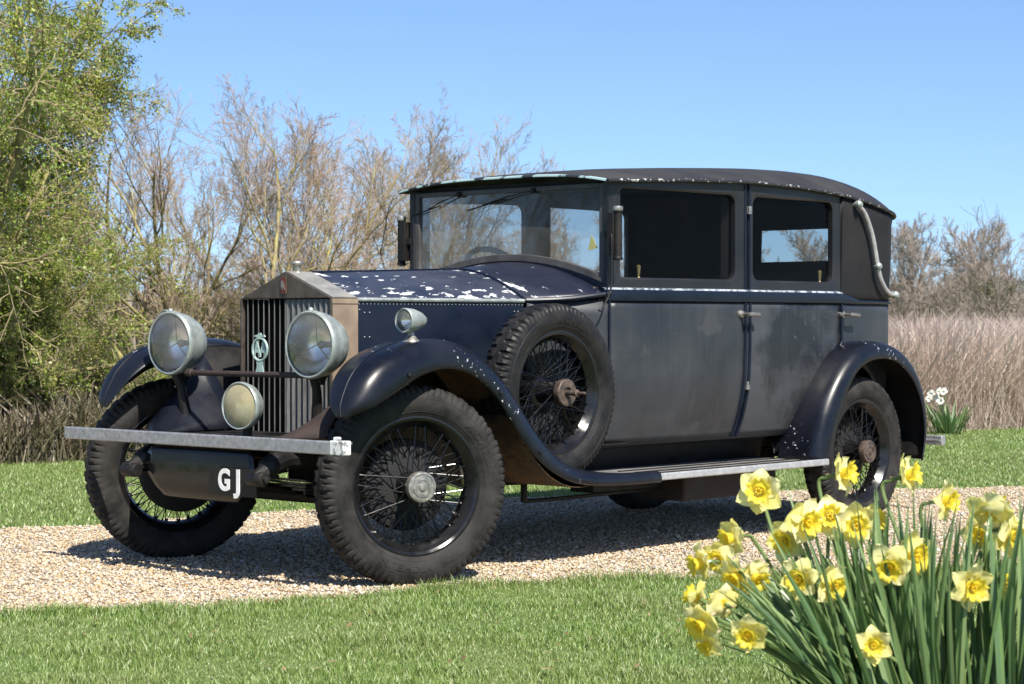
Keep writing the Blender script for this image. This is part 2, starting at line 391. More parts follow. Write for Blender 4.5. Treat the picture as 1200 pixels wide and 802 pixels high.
# doors
def rrect(x0, x1, z0, z1, r, n=7, ns=6):
    """rounded rectangle and its matching sharp outer loop parameters"""
    cs = ((x1-r, z1-r, 0), (x0+r, z1-r, 90), (x0+r, z0+r, 180), (x1-r, z0+r, 270)); out = []
    for k, (cx, cz, a) in enumerate(cs):
        for i in range(n):
            t = i/(n-1); out.append((cx+r*math.cos(R(a+90*t)), cz+r*math.sin(R(a+90*t)), k, t))
        nx = cs[(k+1) % 4]; a2 = (cx+r*math.cos(R(a+90)), cz+r*math.sin(R(a+90))); b2 = (nx[0]+r*math.cos(R(nx[2])), nx[1]+r*math.sin(R(nx[2])))
        for i in range(1, ns): out.append((a2[0]+(b2[0]-a2[0])*i/ns, a2[1]+(b2[1]-a2[1])*i/ns, k, None))
    return out
def door(s, x0, x1, win, xe, paint, handle_x, hinges, label=None):
    mb = MB(); nz = 22; nx = 22; rows = []
    for k in range(nz+1):
        z = .50+(1.152-.50)*k/nz; b = xe(z) if xe else x1
        rows.append([side(s, x0+(b-x0)*j/nx, z) for j in range(nx+1)])
    mb.grid(rows)
    d = mb.build('door', [paint, M['black']], car, solid=.011, offm=1)
    if label: d['label'] = label
    # window frame: a panel with a rounded opening
    mb = MB(); a0, a1, z0, z1 = win; inn = rrect(a0, a1, z0, z1, .045); out = []
    zl = 1.208
    def zt(x): return ze(x)-.010
    cor = [(x1, None), (x0, None), (x0, zl), (x1, zl)]
    n = len(inn); L = []
    for (x, z, k, t) in inn:
        if t is None:
            if k == 0: q = (x, zt(x))
            elif k == 1: q = (x0, z)
            elif k == 2: q = (x, zl)
            else: q = (x1, z)
        else:
            cx = cor[k][0]; cz = cor[k][1] if cor[k][1] else zt(cx)
            # start and end of the arc face the two sides that meet at the corner
            r = .045; c0 = inn[[i for i, p in enumerate(inn) if p[2] == k][0]]; c1 = inn[[i for i, p in enumerate(inn) if p[2] == k and p[3] == 1.0][0]]
            A = (cx, c0[1]) if k in (0, 2) else (c0[0], cz if k != 1 else zt(c0[0]))
            B = (c1[0], cz if k != 0 else zt(c1[0])) if k in (0, 2) else (cx, c1[1])
            if t < .5: u = t*2; q = (A[0]+(cx-A[0])*u, A[1]+(cz-A[1])*u)
            else: u = t*2-1; q = (cx+(B[0]-cx)*u, cz+(B[1]-cz)*u)
        L.append(q)
    def m3(p, o): return side(s, p[0], p[1], o)
    mid_ = [((1-.82)*q[0]+.82*p[0], (1-.82)*q[1]+.82*p[1]) for p, q in zip(inn, L)]
    rows = [[m3(q, -.03) for q in L], [m3(q, 0) for q in L], [m3(q, 0) for q in mid_], [m3(p, -.006) for p in inn], [m3(p, -.034) for p in inn]]
    mb.grid(rows, True)
    f = mb.build('window_frame', M['upper'], d, sharp=28)
    mb = MB(); mb.grid([[side(s, a0-.008+(a1-a0+.016)*j/14, z0-.008+(z1-z0+.016)*k, -.024) for j in range(15)] for k in (0, .25, .5, .75, 1)])
    mb.build('window', M['pane'], d)
    # inner trim cap below the glass
    mb = MB(); mb.grid([[side(s, x0+.02+(x1-x0-.04)*j/10, z, o) for j in range(11)] for z, o in ((.55, -.05), (1.20, -.05), (1.235, -.034))])
    mb.build('door_lining', M['leather'], d)
    # handle: escutcheon, shank and lever
    mb = MB(); hz = 1.096; y0 = wd(handle_x)
    mb.lathe([(0, .016), (.016, .014), (.020, .004), (.021, -.004)], (handle_x, s*y0, hz), (0, s, 0), 16)
    mb.tube([(handle_x, s*(y0+.005), hz), (handle_x, s*(y0+.052), hz)], .008, 10)
    mb.tube([(handle_x-.006, s*(y0+.052), hz), (handle_x+.02, s*(y0+.054), hz), (handle_x+.07, s*(y0+.050), hz-.002), (handle_x+.088, s*(y0+.047), hz-.003)], [.009, .010, .0115, .010], 10)
    mb.build('handle', M['nickel'], d)
    for hx, hz in hinges:
        mb = MB(); y0 = wd(hx)*mz(hz)
        for dz in (-.013, 0, .013): mb.tube([(hx, s*(y0+.012), hz+dz-.006), (hx, s*(y0+.012), hz+dz+.006)], .009, 10)
        mb.box((hx-.012, s*(y0+.004)-.004, hz-.018), (hx+.026, s*(y0+.004)+.004, hz+.018))
        mb.build('hinge', M['nickel'], d)
    return d
def rear_end(z): return interp([(.49,2.815),(.56,2.862),(.657,2.950),(.75,3.020),(.83,3.080),(.90,3.135),(.95,3.180)], z)
for s in (-1, 1):
    d1 = door(s, 1.392, 2.344, (1.44, 2.262, 1.262, 1.668), None, M['door'], 2.296, [])
    d2 = door(s, 2.358, 3.180, (2.402, 3.112, 1.262, 1.668), rear_end, M['door_old'], 3.196, [(2.352, .75), (2.352, 1.60)], 'rear door with blotchy grey faded paint')
    if s == -1:                                   # small brass catches standing on the window rails
        for d, x in ((d1, 1.62), (d2, 3.05)):
            mb = MB(); mb.lathe([(0, .055), (.011, .05), (.006, .0), (.013, -.012), (0, -.014)], (x, -(wd(x)-.045), 1.268), (0, 0, 1), 12); mb.build('window_catch', M['brass'], d)
# vertical mouldings at the door gap, and the rear door's trailing moulding
mb = MB()
for s in (-1, 1):
    for x in (2.333, 2.367):
        pts = [(x-.018*max(0, (.75-z)/.25)**1.5, s*(wd(x)*mz(z)+.003), z) for z in np.linspace(.50, 1.151, 22)]
        mb = MB(); mb.tube(pts, .0095, 8); mb.build('door_moulding', M['navy'], car)
        mb = MB(); mb.tube([(x, s*(wd(x)+.001), z) for z in np.linspace(1.214, ze(x)-.016, 6)], .007, 8); mb.build('pillar_moulding', M['navy'], car)
    pts = [(rear_end(z)+.004 if z < .95 else 3.186, s*(wd(3.1)*mz(z)+.003), z) for z in np.linspace(.52, 1.151, 24)]
    mb = MB(); mb.tube(pts, .007, 8); mb.build('door_moulding', M['navy'], car)
    mb = MB(); mb.tube([(1.392, s*(wd(1.392)*mz(z)+.002), z) for z in np.linspace(.55, 1.151, 14)], .006, 8); mb.build('door_moulding', M['navy'], car)
# roof
mb = MB(); ZC = [(1.33,1.741),(1.5,1.766),(1.8,1.796),(2.2,1.822),(2.6,1.844),(2.9,1.859),(3.2,1.866),(3.45,1.864),(3.65,1.847),(3.8,1.81),(3.86,1.78),(3.92,1.69)]
def zc(x): return sum(interp(ZC, x+d) for d in (-.06, -.03, 0, .03, .06))/5 if x > 1.44 else interp(ZC, x)
RX = [1.33, 1.36, 1.42] + list(np.linspace(1.5, 3.6, 30)) + [CX+.272*math.sin(R(a)) for a in range(0, 91, 6)]
def rhw(x):
    if x <= CX: return max(wd(x)+.020, interp([(1.33,.662),(1.6,.672),(1.9,.69)], x) if x < 1.9 else 0)
    return CY-.02+math.sqrt(max(0, .24**2-((x-CX)*.24/.272)**2)) if x < CX+.2719 else .43
rows = []
for x in RX:
    h = rhw(x); a = ze(x); b = max(zc(x), a+.001)
    rows.append([(x, h*math.sin(math.pi/2*v), a+(b-a)*(1-abs(math.sin(math.pi/2*v))**3.2)) for v in np.linspace(-1, 1, 41)])
rows.append([(x, y, ze(RX[-1])-.004) for x, y, z in rows[-1]])
mb.grid(rows)
roof = mb.build('roof', [M['roof'], M['black']], car, solid=.014, offm=1, sharp=50)
# drip moulding along the roof edge, flaking; pale chipped lip on the peak over the windscreen
mb = MB(); pts = [(x, -(rhw(x)+.002), ze(x)-.004) for x in RX]
mb.tube(pts, .0085, 8); mb.tube([(x, -y, z) for x, y, z in pts], .0085, 8)
mb.build('drip_moulding', M['gutterchip'], roof)
mb = MB(); rr = []
for v in np.linspace(-1, 1, 41):
    y = .66*v; z = ze(1.33)+(zc(1.33)-ze(1.33))*(1-abs(v)**3.2)
    rr.append([(1.336, y, z+.002), (1.324, y, z-.002), (1.322, y, z-.009), (1.336, y, z-.013)])
mb.grid(rr); mb.build('peak_lip', M['chipblue'], roof)
# cant rails and header inside the roof edge, floor, lining
mb = MB()
for s in (-1, 1):
    rows = [[(x, s*(wd(x)-.008), ze(x)-.012), (x, s*(wd(x)-.055), ze(x)-.006), (x, s*(wd(x)-.055), ze(x)-.055), (x, s*(wd(x)-.034), ze(x)-.066)] for x in np.linspace(1.4, 3.3, 30)]
    mb.grid(rows)
    mb.box((2.27, min(s*.655, s*.60), 1.15), (2.39, max(s*.655, s*.60), 1.70))     # door post inside
mb.box((1.405, -.60, 1.665), (1.46, .60, 1.712))
mb.grid([[(x, y, .50) for y in np.linspace(-.58, .58, 3)] for x in (.6, 1.4, 2.75)])
mb.grid([[(x, y, .62 if x < 3 else .8) for y in np.linspace(-.52, .52, 3)] for x in (2.76, 3.3, 3.75)])
mb.build('interior_lining', M['black'], car, smooth=False)
mb = MB()
mb.box((1.9, -.58, .60), (2.36, .58, .86)); mb.box((2.30, -.60, .84), (2.42, .60, 1.22)); 
mb.build('seat', M['leather'], car, bevel=.03)
mb = MB(); mb.box((3.05, -.56, .62), (3.55, .56, .90)); mb.box((3.52, -.56, .88), (3.74, .56, 1.36)); mb.build('seat', M['leather'], car, bevel=.04)
mb = MB(); mb.box((1.36, -.56, .95), (1.42, .56, 1.22)); mb.build('dashboard', M['leather'], car, bevel=.008)
# steering wheel on the car's right
mb = MB(); ax = Vector((.80, 0, .60)).normalized(); cc = Vector((1.72, .34, 1.245)); u = Vector((0, 1, 0)); v = ax.cross(u)
ring = [cc+(u*math.cos(a)+v*math.sin(a))*.215 for a in np.linspace(0, 2*math.pi, 37)]
mb.tube(ring, .014, 8, False)
for a in (R(45), R(135), R(225), R(315)): mb.tube([cc, cc+(u*math.cos(a)+v*math.sin(a))*.213], .008, 6)
mb.tube([cc+ax*.02, cc-ax*.5], .022, 8)
mb.build('steering_wheel', M['black'], car)
# windscreen: arched frame, glass, sticker, wipers, posts
def arch(y): return 1.245+.112*(1-(abs(y)/.60)**2.0)
XW = 1.392
mb = MB(); h = []
for y in np.linspace(-.60, .60, 31):
    z = arch(y); h.append([(XW-.013, y, z-.012), (XW-.013, y, z+.022), (XW+.012, y, z+.022), (XW+.012, y, z-.012)])
mb.grid(h, True)
for s in (-1, 1):
    mb.box((XW-.014, min(s*.602, s*.574), 1.262), (XW+.013, max(s*.602, s*.574), 1.690))
mb.box((XW-.0135, -.573, 1.668), (XW+.0125, .573, 1.690))
wsf = mb.build('windscreen_frame', surf('windscreen_frame_paint', (.045, .042, .042), (.085, .08, .078), 12, (.5, .7)), car, smooth=False, bevel=.003)
mb = MB(); mb.grid([[(XW, y, z) for z in (arch(y)+.01, 1.45, 1.675)] for y in np.linspace(-.58, .58, 25)]); mb.build('windscreen', M['screen'], wsf)
mb = MB(); mb.prism([(-.556, 1.395), (-.500, 1.385), (-.520, 1.455)], XW-.003, XW-.0015, 0); mb.build('sticker', M['sticker'], wsf, smooth=False)
for y0, y1, z1 in ((-.18, .14, 1.615), (.30, .52, 1.600)):
    mb = MB(); mb.tube([(XW-.02, y0, 1.672), (XW-.03, (y0+y1)/2, (1.672+z1)/2+.004), (XW-.024, y1, z1)], .003, 6)
    mb.tube([(XW-.02, y0+(y1-y0)*.55, z1+.024), (XW-.02, y1+.10, z1-.022)], .0035, 6)
    mb.lathe([(0, .02), (.012, .018), (.014, 0)], (XW-.012, y0, 1.672), (-1, 0, 0), 10)
    mb.build('wiper', M['dark'], wsf)
for s in (-1, 1):
    mb = MB(); rows = []
    for z in (1.16, 1.22, 1.3, 1.5, 1.65, 1.698):
        rows.append([(1.372, s*.606, z), (1.372, s*.632, z), (1.390, s*(wd(1.39)+.001), z), (1.46, s*(wd(1.46)-.006), z), (1.46, s*.58, z), (1.40, s*.59, z)])
    mb.grid(rows, True); mb.build('windscreen_post', M['upper'], car, sharp=25)
# direction signal box on each post
for s in (-1, 1):
    mb = MB(); cx, cy = 1.372, s*.69
    mb.lathe([(0, 1.578), (.020, 1.574), (.022, 1.562), (.022, 1.553), (.019, 1.551), (.0195, 1.352), (.022, 1.350), (.022, 1.338), (0, 1.334)], (cx, cy, 0), (0, 0, 1), 14)
    mb.box((cx-.024, min(cy-s*.008, cy-s*.045), 1.36), (cx+.016, max(cy-s*.008, cy-s*.045), 1.55))
    o = mb.build('signal_box', [M['dark']], car, bevel=.003)
    mb = MB(); mb.box((cx-.012, min(cy-s*.045, s*.62), 1.44), (cx+.012, max(cy-s*.045, s*.62), 1.47)); mb.build('bracket', M['dark'], o, smooth=False)
    mb = MB(); mb.lathe([(.0222, 1.580), (.0235, 1.572), (.0235, 1.566), (.0222, 1.560)], (cx, cy, 0), (0, 0, 1), 14); mb.build('band', M['nickel'], o)
mb = MB(); mb.tube(catmull([(1.352, -.668, 1.452), (1.345, -.676, 1.43), (1.343, -.678, 1.25), (1.325, -.676, 1.18), (1.295, -.668, 1.125), (1.285, -.664, 1.108), (1.272, -.66, 1.112)], 6), .0045, 6); mb.build('stay_rod', M['dark'], car)
# scuttle
mb = MB(); rows = []
for i in range(15):
    t = i/14; x = 1.025+(1.382-1.025)*t; w_ = wd(x) if x > 1.06 else .437; w_ = .437+(.612-.437)*math.sin(t*math.pi/2)**1.15
    zs_ = 1.157+.030*t; zc_ = 1.292+.050*t
    row = []
    for v in np.linspace(-1, 1, 41):
        g = 1-abs(v)**(2.1)
        row.append((x, w_*v, zs_+(zc_-zs_)*g))
    rows.append(row)
mb.grid(rows); mb.build('scuttle', M['scuttle'], car, solid=.004, sharp=60)
for s in (-1, 1):
    mb = MB(); mb.tube(catmull([(1.03, s*.440, 1.155), (1.10, s*.485, 1.157), (1.2, s*.548, 1.163), (1.3, s*.598, 1.176), (1.39, s*.632, 1.188)], 5), .012, 8); mb.build('scuttle_moulding', M['navy'], car)
mb = MB(); mb.grid([[(XW-.004, y, z) for z in (1.12, arch(y)-.006)] for y in np.linspace(-.605, .605, 31)]); mb.build('scuttle_rear_panel', M['scuttle'], car)
# firewall
mb = MB(); mb.box((1.028, -.42, .5), (1.04, .42, 1.15)); mb.build('bulkhead', M['black'], car, smooth=False)
# bonnet
def bsec(x, v):
    t = (x-.14)/.88; w_ = .279+(.437-.279)*t; pk = 1.270+.028*t
    g = (1-t)*(1-abs(v)**1.05) + t*(1-abs(v)**2.0)
    return (x, w_*v, 1.158+(pk-1.158)*g)
mb = MB(); mb.grid([[bsec(x, v) for v in np.linspace(-1, 1, 41)] for x in np.linspace(.142, 1.018, 26)])
bonnet = mb.build('bonnet', M['bonnet'], car, solid=.004, sharp=60)
mb = MB(); mb.tube([(x, 0, bsec(x, 0)[2]+.001) for x in np.linspace(.15, 1.015, 10)], .006, 8); mb.build('centre_hinge', M['navy'], bonnet)
mb = MB(); mb.tube([bsec(1.021, v) for v in np.linspace(-1, 1, 41)], .009, 8); mb.build('rear_bead', M['navy'], bonnet)
for s in (-1, 1):
    y = lambda x: s*(.279+(.437-.279)*(x-.14)/.88)
    mb = MB(); mb.grid([[(x, y(x), z) for z in (.60, .8, 1.0, 1.142)] for x in (.142, .4, .7, 1.018)])
    bs = mb.build('bonnet_side', M['navy'], bonnet, smooth=False)
    mb = MB(); mb.tube([(x, y(x)+s*.002, 1.152) for x in np.linspace(.142, 1.018, 12)], .009, 8); mb.build('side_hinge', M['pale'], bonnet)
    mb = MB()
    for i in range(46):
        x = .155+.855*i/45; mb.sphere((x, y(x)+s*.001, 1.134), .0021, 4)
    for x, z in ((.18,1.098),(.205,1.098),(.18,.995),(.205,.995),(.18,.885),(.205,.885),(.965,1.105),(.985,1.105),(.155,1.11),(1.0,1.0),(1.0,.9)):
        mb.sphere((x, y(x)+s*.002, z), .0030, 4)
    mb.build('rivets', M['alutrim'], bs)
# radiator
mb = MB(); x0, x1 = -.012, .140; hw = .290; zc0 = 1.157; zp = 1.272; fw = .014
def gz(y): return zc0+(zp-zc0)*(1-abs(y)/hw)
# pediment (front band), roof slopes, sides
mb.prism([(-hw, zc0), (hw, zc0), (0, zp)], x0, x1, 0)
shell = mb
for s in (-1, 1):
    shell.box((x0+.001, min(s*hw*.999, s*(hw-fw)), .565), (x1, max(s*hw*.999, s*(hw-fw)), zc0-.001))
shell.box((x0+.002, -hw+fw+.001, .565), (x1-.02, hw-fw-.001, .585))
rad = shell.build('radiator', M['radfront'], car, smooth=False, bevel=.004)
# side plates of the shell, sunlight painted in as a brighter tone
mb = MB(); side_m = surf('bare_shell_side', (.26, .19, .13), (.34, .26, .185), 10, (.5, .65), metal=.35, bumps=(120, .2, .0008))
for s in (-1, 1):
    mb = MB(); mb.box((x0+.006, min(s*(hw+.0005), s*(hw+.003)), .60), (x1-.002, max(s*(hw+.0005), s*(hw+.003)), zc0-.026)); mb.build('shell_side', side_m, rad, smooth=False)
    mb = MB(); mb.box((x0+.004, min(s*(hw+.0005), s*(hw+.0045)), zc0-.022), (x1-.002, max(s*(hw+.0005), s*(hw+.0045)), zc0-.001)); mb.build('shell_corner', side_m, rad, smooth=False)
mb = MB(); top_m = surf('greyed_shell_top', (.26, .25, .225), (.36, .345, .31), 14, (.45, .6), metal=.5)  # sun on the top slopes painted in as a paler tone
for s in (-1, 1):
    n = Vector((0, s*(zp-zc0), hw)).normalized()*.003
    pts = [Vector((x0+.012, s*.004, gz(.004))), Vector((x0+.012, s*hw*.985, gz(hw*.985))), Vector((x1-.002, s*hw*.985, gz(hw*.985))), Vector((x1-.002, s*.004, gz(.004)))]
    mb.add([p+n*.2 for p in pts]+[p+n for p in pts], [(0,1,2,3),(7,6,5,4),(0,4,5,1),(1,5,6,2),(2,6,7,3),(3,7,4,0)])
mb.build('shell_top', top_m, rad, smooth=False)
mb = MB(); mb.box((.055, -hw+fw, .57), (.075, hw-fw, 1.15)); mb.build('core', M['black'], rad, smooth=False)
ns = 16; pitch = (2*(hw-fw))/ns
for i in range(ns):
    y = -(hw-fw)+pitch*(i+.5); s = -1 if y < 0 else 1
    ang = R(44)*s
    mt = Matrix.Translation((x0+.022, y, 0)) @ Matrix.Rotation(ang, 4, 'Z')
    mb = MB(); mb.box((-.020, -.0022, .586), (.021, .0022, zc0-.003), mt); mb.build('slat', M['slat'], rad, smooth=False, bevel=.0012)
mb = MB(); mb.lathe([(0, .046), (.026, .044), (.030, .038), (.030, .034), (.019, .026), (.017, .0), (.026, -.012)], (.060, 0, zp), (0, 0, 1), 20); mb.build('filler_cap', M['nickel'], rad)
mb = MB(); mb.box((x0-.006, -.0165, 1.176), (x0-.0005, .0165, 1.250)); bd = mb.build('badge', M['hubrust'], rad, smooth=False, bevel=.001)
mb = MB(); mb.box((x0-.0078, -.0135, 1.180), (x0-.0062, .0135, 1.246)); mb.build('enamel', M['red'], bd, smooth=False)
def letters(mb, body, size, ext, mtx, off=0.0):
    vs, fs = text_mesh(body, size, ext, off); mb.add([mtx @ v for v in vs], fs)
FRONT = Matrix(((0, 0, -1, 0), (-1, 0, 0, 0), (0, 1, 0, 0), (0, 0, 0, 1)))     # text plane -> facing the front of the car
mb = MB(); letters(mb, 'R', .040, .0006, Matrix.Translation((x0-.0085, .0035, 1.217)) @ FRONT); letters(mb, 'R', .040, .0006, Matrix.Translation((x0-.0102, -.0035, 1.207)) @ FRONT)
mb.build('monogram', M['nickel'], bd, smooth=False)
# ------------------------------------------------------------------ wheels
TP = [(.040,.258),(.052,.264),(.066,.285),(.0745,.308),(.0755,.325),(.072,.345),(.067,.361),(.060,.374),(.050,.382),(.036,.3855),(.022,.388),(.014,.389)]
TP = [(-y, r) for y, r in TP] + [(y, r) for y, r in TP[::-1]]
def tyre_mesh():
    nb, q = 84, 4; n = nb*q; mb = MB(); rows = []
    for k in range(n+1):
        ph = k % q; blk = (k//q) % 2; a = 2*math.pi*k/n; row = []
        for i, (y, r) in enumerate(TP):
            ay = abs(y); gro = ph >= 3; dr = 0; dy = 0
            if gro and .049 < ay < .0725 and r > .35: dr = -.0085
            elif ph >= 2 and blk == (0 if y < 0 else 1) and .030 < ay <= .052: dr = -.010 if r > .35 else 0
            elif ph >= 2 and blk == (0 if y < 0 else 1) and .018 < ay <= .030: dr = -.009; dy = -.004*(1 if y > 0 else -1)
            elif not gro and .049 < ay < .070 and r > .355 and blk: dr = .002
            elif ay < .018: dr = -.004
            if ay > .066 and r > .34 and r < .352: dr += 0
            row.append(((r+dr)*math.sin(a), y+dy*(1 if y > 0 else -1)*.0+dy, (r+dr)*math.cos(a)))
        rows.append(row)
    mb.grid(rows)
    # moulded rings and lettering on the outer wall
    for r in (.286, .337): mb.tube([((r)*math.sin(a), -(np.interp(r, [.264,.285,.308,.325,.345,.361],[.052,.066,.0745,.0755,.072,.067]))+.0006, r*math.cos(a)) for a in np.linspace(0, 2*math.pi, 97)], .0016, 5, False)
    vs, fs = text_mesh('MICHELIN', .038, .0015, .0006)
    for a0 in (R(62), R(190)):
        pv = []
        for v in vs:
            r = .312+v.y; y = -float(np.interp(r, [.264,.285,.308,.325,.345,.361],[.052,.066,.0745,.0755,.072,.067]))-.0005-v.z
            pv.append((r*math.sin(a0+v.x*1.35/.312), y, r*math.cos(a0+v.x*1.35/.312)))
        mb.add(pv, fs)
    return mb
def rim_mesh():
    mb = MB()
    mb.lathe([(.252,-.050),(.262,-.056),(.271,-.0555),(.2735,-.050),(.270,-.044),(.262,-.046),(.256,-.040),(.250,-.030),(.238,-.018),(.238,.018),(.250,.030),(.256,.040),(.268,.046),(.2735,.052),(.264,.056),(.246,.046),(.238,.036),(.226,.016),(.226,-.020),(.240,-.036),(.252,-.050)], (0,0,0), (0,1,0), 96)
    return mb
def spoke_mesh():
    mb = MB(); nip = []
    def sp(r0, y0, a0, r1, y1, a1):
        p = Vector((r0*math.sin(a0), y0, r0*math.cos(a0))); q = Vector((r1*math.sin(a1), y1, r1*math.cos(a1)))
        mb.tube([p, q], .0024, 6, False); d = (p-q).normalized(); mb.tube([q, q+d*.016], .0042, 6)
    for i in range(24):
        a = 2*math.pi*i/24; sg = 1 if i % 2 else -1
        sp(.047, -.062, a+sg*.55, .236, -.022, a-sg*.05)
    for i in range(56):
        a = 2*math.pi*(i+.5)/56; sg = 1 if i % 2 else -1
        sp(.060, .050, a+sg*.75, .230, .008 if (i//2) % 2 else -.006, a-sg*.05)
    return mb
def hub_mesh(spare):
    mb = MB()
    mb.lathe([(.066,.062),(.066,.046),(.050,.040),(.046,.0),(.046,-.050),(.052,-.054),(.052,-.068),(.044,-.072)], (0,0,0), (0,1,0), 36)
    return mb
def cap_mesh(spare):
    mb = MB()
    if not spare:
        mb.lathe([(.048,-.066),(.057,-.070),(.059,-.078),(.059,-.100),(.057,-.104),(.050,-.1055),(.049,-.103),(.040,-.1035),(.039,-.106),(.027,-.107),(.026,-.1045),(.013,-.105),(.012,-.110),(0,-.111)], (0,0,0), (0,1,0), 40)
    else:
        mb.lathe([(.048,-.066),(.057,-.070),(.060,-.078),(.060,-.100),(.057,-.104),(.026,-.106),(.025,-.096),(.012,-.096),(.012,-.145),(.016,-.148),(.016,-.158),(.007,-.162),(.007,-.20),(.004,-.205),(0,-.205)], (0,0,0), (0,1,0), 40)
    return mb
def drum_mesh():
    mb = MB(); mb.lathe([(.05,.030),(.150,.034),(.172,.040),(.178,.048),(.178,.095),(.170,.100),(.05,.102)], (0,0,0), (0,1,0), 48); return mb
proto = None
def wheel(loc, rz, spare=False, src=None):
    if src is None:
        w_ = rim_mesh().build('wheel', M['wheel'], car)
        tyre_mesh().build('tyre', M['sparetyre' if spare else 'tyre'], w_, sharp=24)
        spoke_mesh().build('spokes', M['spoke'], w_); hub_mesh(spare).build('hub', M['wheel'], w_)
        cap_mesh(spare).build('hub_cap', M['hubrust' if spare else 'hubcap'], w_)
        if not spare: drum_mesh().build('brake_drum', M['black'], w_)
        if spare:
            w_.name = 'spare_wheel'
    else:
        w_ = src.copy(); C.objects.link(w_)
        for ch in src.children:
            c_ = ch.copy(); C.objects.link(c_); c_.parent = w_
    w_.location = loc; w_.rotation_euler = rz; return w_
ST = R(-20)
w0 = wheel((.020, -.722, .402), (0, 0, ST)); w0.scale = (1.045,)*3
wheel((-.005, .742, .402), (0, R(35), ST+math.pi), src=w0)
w3 = wheel((3.285, -.70, .390), (0, R(70), 0), src=w0); w3.scale = (1,)*3
for ch in w3.children:
    if ch.name.startswith('hub_cap'): ch.data = ch.data.copy(); ch.data.materials[0] = M['hubrust']
wheel((3.285, .70, .390), (0, R(20), math.pi), src=w3)
sp_ = wheel((.925, -.672, .752), (0, R(-48), 0), True); sp_['label'] = 'spare wheel strapped upright in the front wing beside the bonnet'
mb = MB(); mb.tube([(.925, -.40, .752), (.925, -.62, .752)], .05, 16); mb.build('spare_wheel_mount', M['dark'], car)
# ------------------------------------------------------------------ wings, running boards
FW = [ # crown x,z,y | lip x,z,y | inner y, drop
 (-.392,.690,-.752, -.388,.684,-.772, -.728,.004),
 (-.388,.735,-.745, -.345,.712,-.815, -.690,.010),
 (-.362,.790,-.740, -.300,.735,-.840, -.660,.020),
 (-.322,.852,-.738, -.245,.766,-.852, -.632,.030),
 (-.245,.915,-.735, -.165,.808,-.860, -.605,.038),
 (-.125,.963,-.732, -.068,.856,-.864, -.575,.040),
 (.030,.989,-.728, .062,.882,-.866, -.540,.040),
 (.180,.983,-.728, .185,.870,-.868, -.515,.040),
 (.320,.930,-.728, .290,.826,-.868, -.495,.036),
 (.435,.852,-.728, .380,.760,-.868, -.480,.030),
 (.535,.755,-.728, .462,.670,-.868, -.475,.024),
 (.635,.645,-.728, .545,.576,-.868, -.47,.018),
 (.735,.545,-.728, .640,.490,-.868, -.47,.014),
 (.860,.462,-.735, .762,.417,-.868, -.47,.012),
 (1.000,.418,-.775, .910,.370,-.868, -.62,.008),
 (1.200,.394,-.822, 1.150,.350,-.868, -.79,.004),
 (1.470,.388,-.836, 1.470,.345,-.866, -.815,.003)]
RWg = [
 (2.750,.372,-.74, 2.862,.366,-.846, -.600,0),
 (2.772,.480,-.74, 2.880,.470,-.848, -.605,0),
 (2.838,.640,-.74, 2.935,.600,-.850, -.612,.004),
 (2.925,.770,-.74, 3.003,.718,-.852, -.618,.008),
 (3.035,.875,-.74, 3.090,.812,-.852, -.622,.012),
 (3.160,.938,-.74, 3.200,.862,-.852, -.626,.014),
 (3.310,.960,-.74, 3.330,.878,-.852, -.628,.014),
 (3.470,.943,-.74, 3.460,.862,-.852, -.626,.014),
 (3.615,.882,-.74, 3.575,.808,-.850, -.622,.012),
 (3.720,.785,-.74, 3.668,.728,-.848, -.615,.008),
 (3.785,.650,-.74, 3.735,.615,-.846, -.605,.004),
 (3.805,.480,-.74, 3.762,.470,-.844, -.600,0),
 (3.770,.330,-.74, 3.735,.325,-.842, -.600,0)]
def dense(tab, n):
    A = np.array(tab); out = []
    P = np.vstack([2*A[0]-A[1], A, 2*A[-1]-A[-2]])
    for i in range(1, len(P)-2):
        a, b, c, d = P[i-1:i+3]
        for k in range(n):
            u = k/n; out.append(.5*((2*b)+(c-a)*u+(2*a-5*b+4*c-d)*u*u+(3*b-a-3*c+d)*u**3))
    out.append(A[-1]); return out
def wing(tab, s, name, ridge=0, drop_dir=None):
    rows = []; crown = []; lip = []; inner = []
    for r in dense(tab, 5):
        cx, cz, cy, lx, lz, ly, iy, dr = r; row = []
        for a in np.linspace(-1, 0, 9)[:-1]:
            f = -a
            row.append((cx, -s*(cy+(iy-cy)*math.sin(f*math.pi/2)), cz-dr*(1-math.cos(f*math.pi/2))))
        for f in np.linspace(0, 1, 13):
            q = 1-math.cos(f*math.pi/2)**.72
            row.append((cx+(lx-cx)*q, -s*(cy+(ly-cy)*math.sin(f*math.pi/2)**.72), cz+(lz-cz)*q))
        # rolled bead under the lip
        row.append((lx+(lx-cx)*.10, -s*(ly+.004), lz+(lz-cz)*.10-.002))
        rows.append(row); crown.append(row[8]); lip.append(row[-2]); inner.append(row[0])
    mb = MB(); mb.grid(rows)
    o = mb.build(name, [M['wing'], M['rust' if name == 'front_wing' else 'dark']], car, solid=.004 if s < 0 else .004, offm=1, sharp=70)
    return o, crown, lip, inner
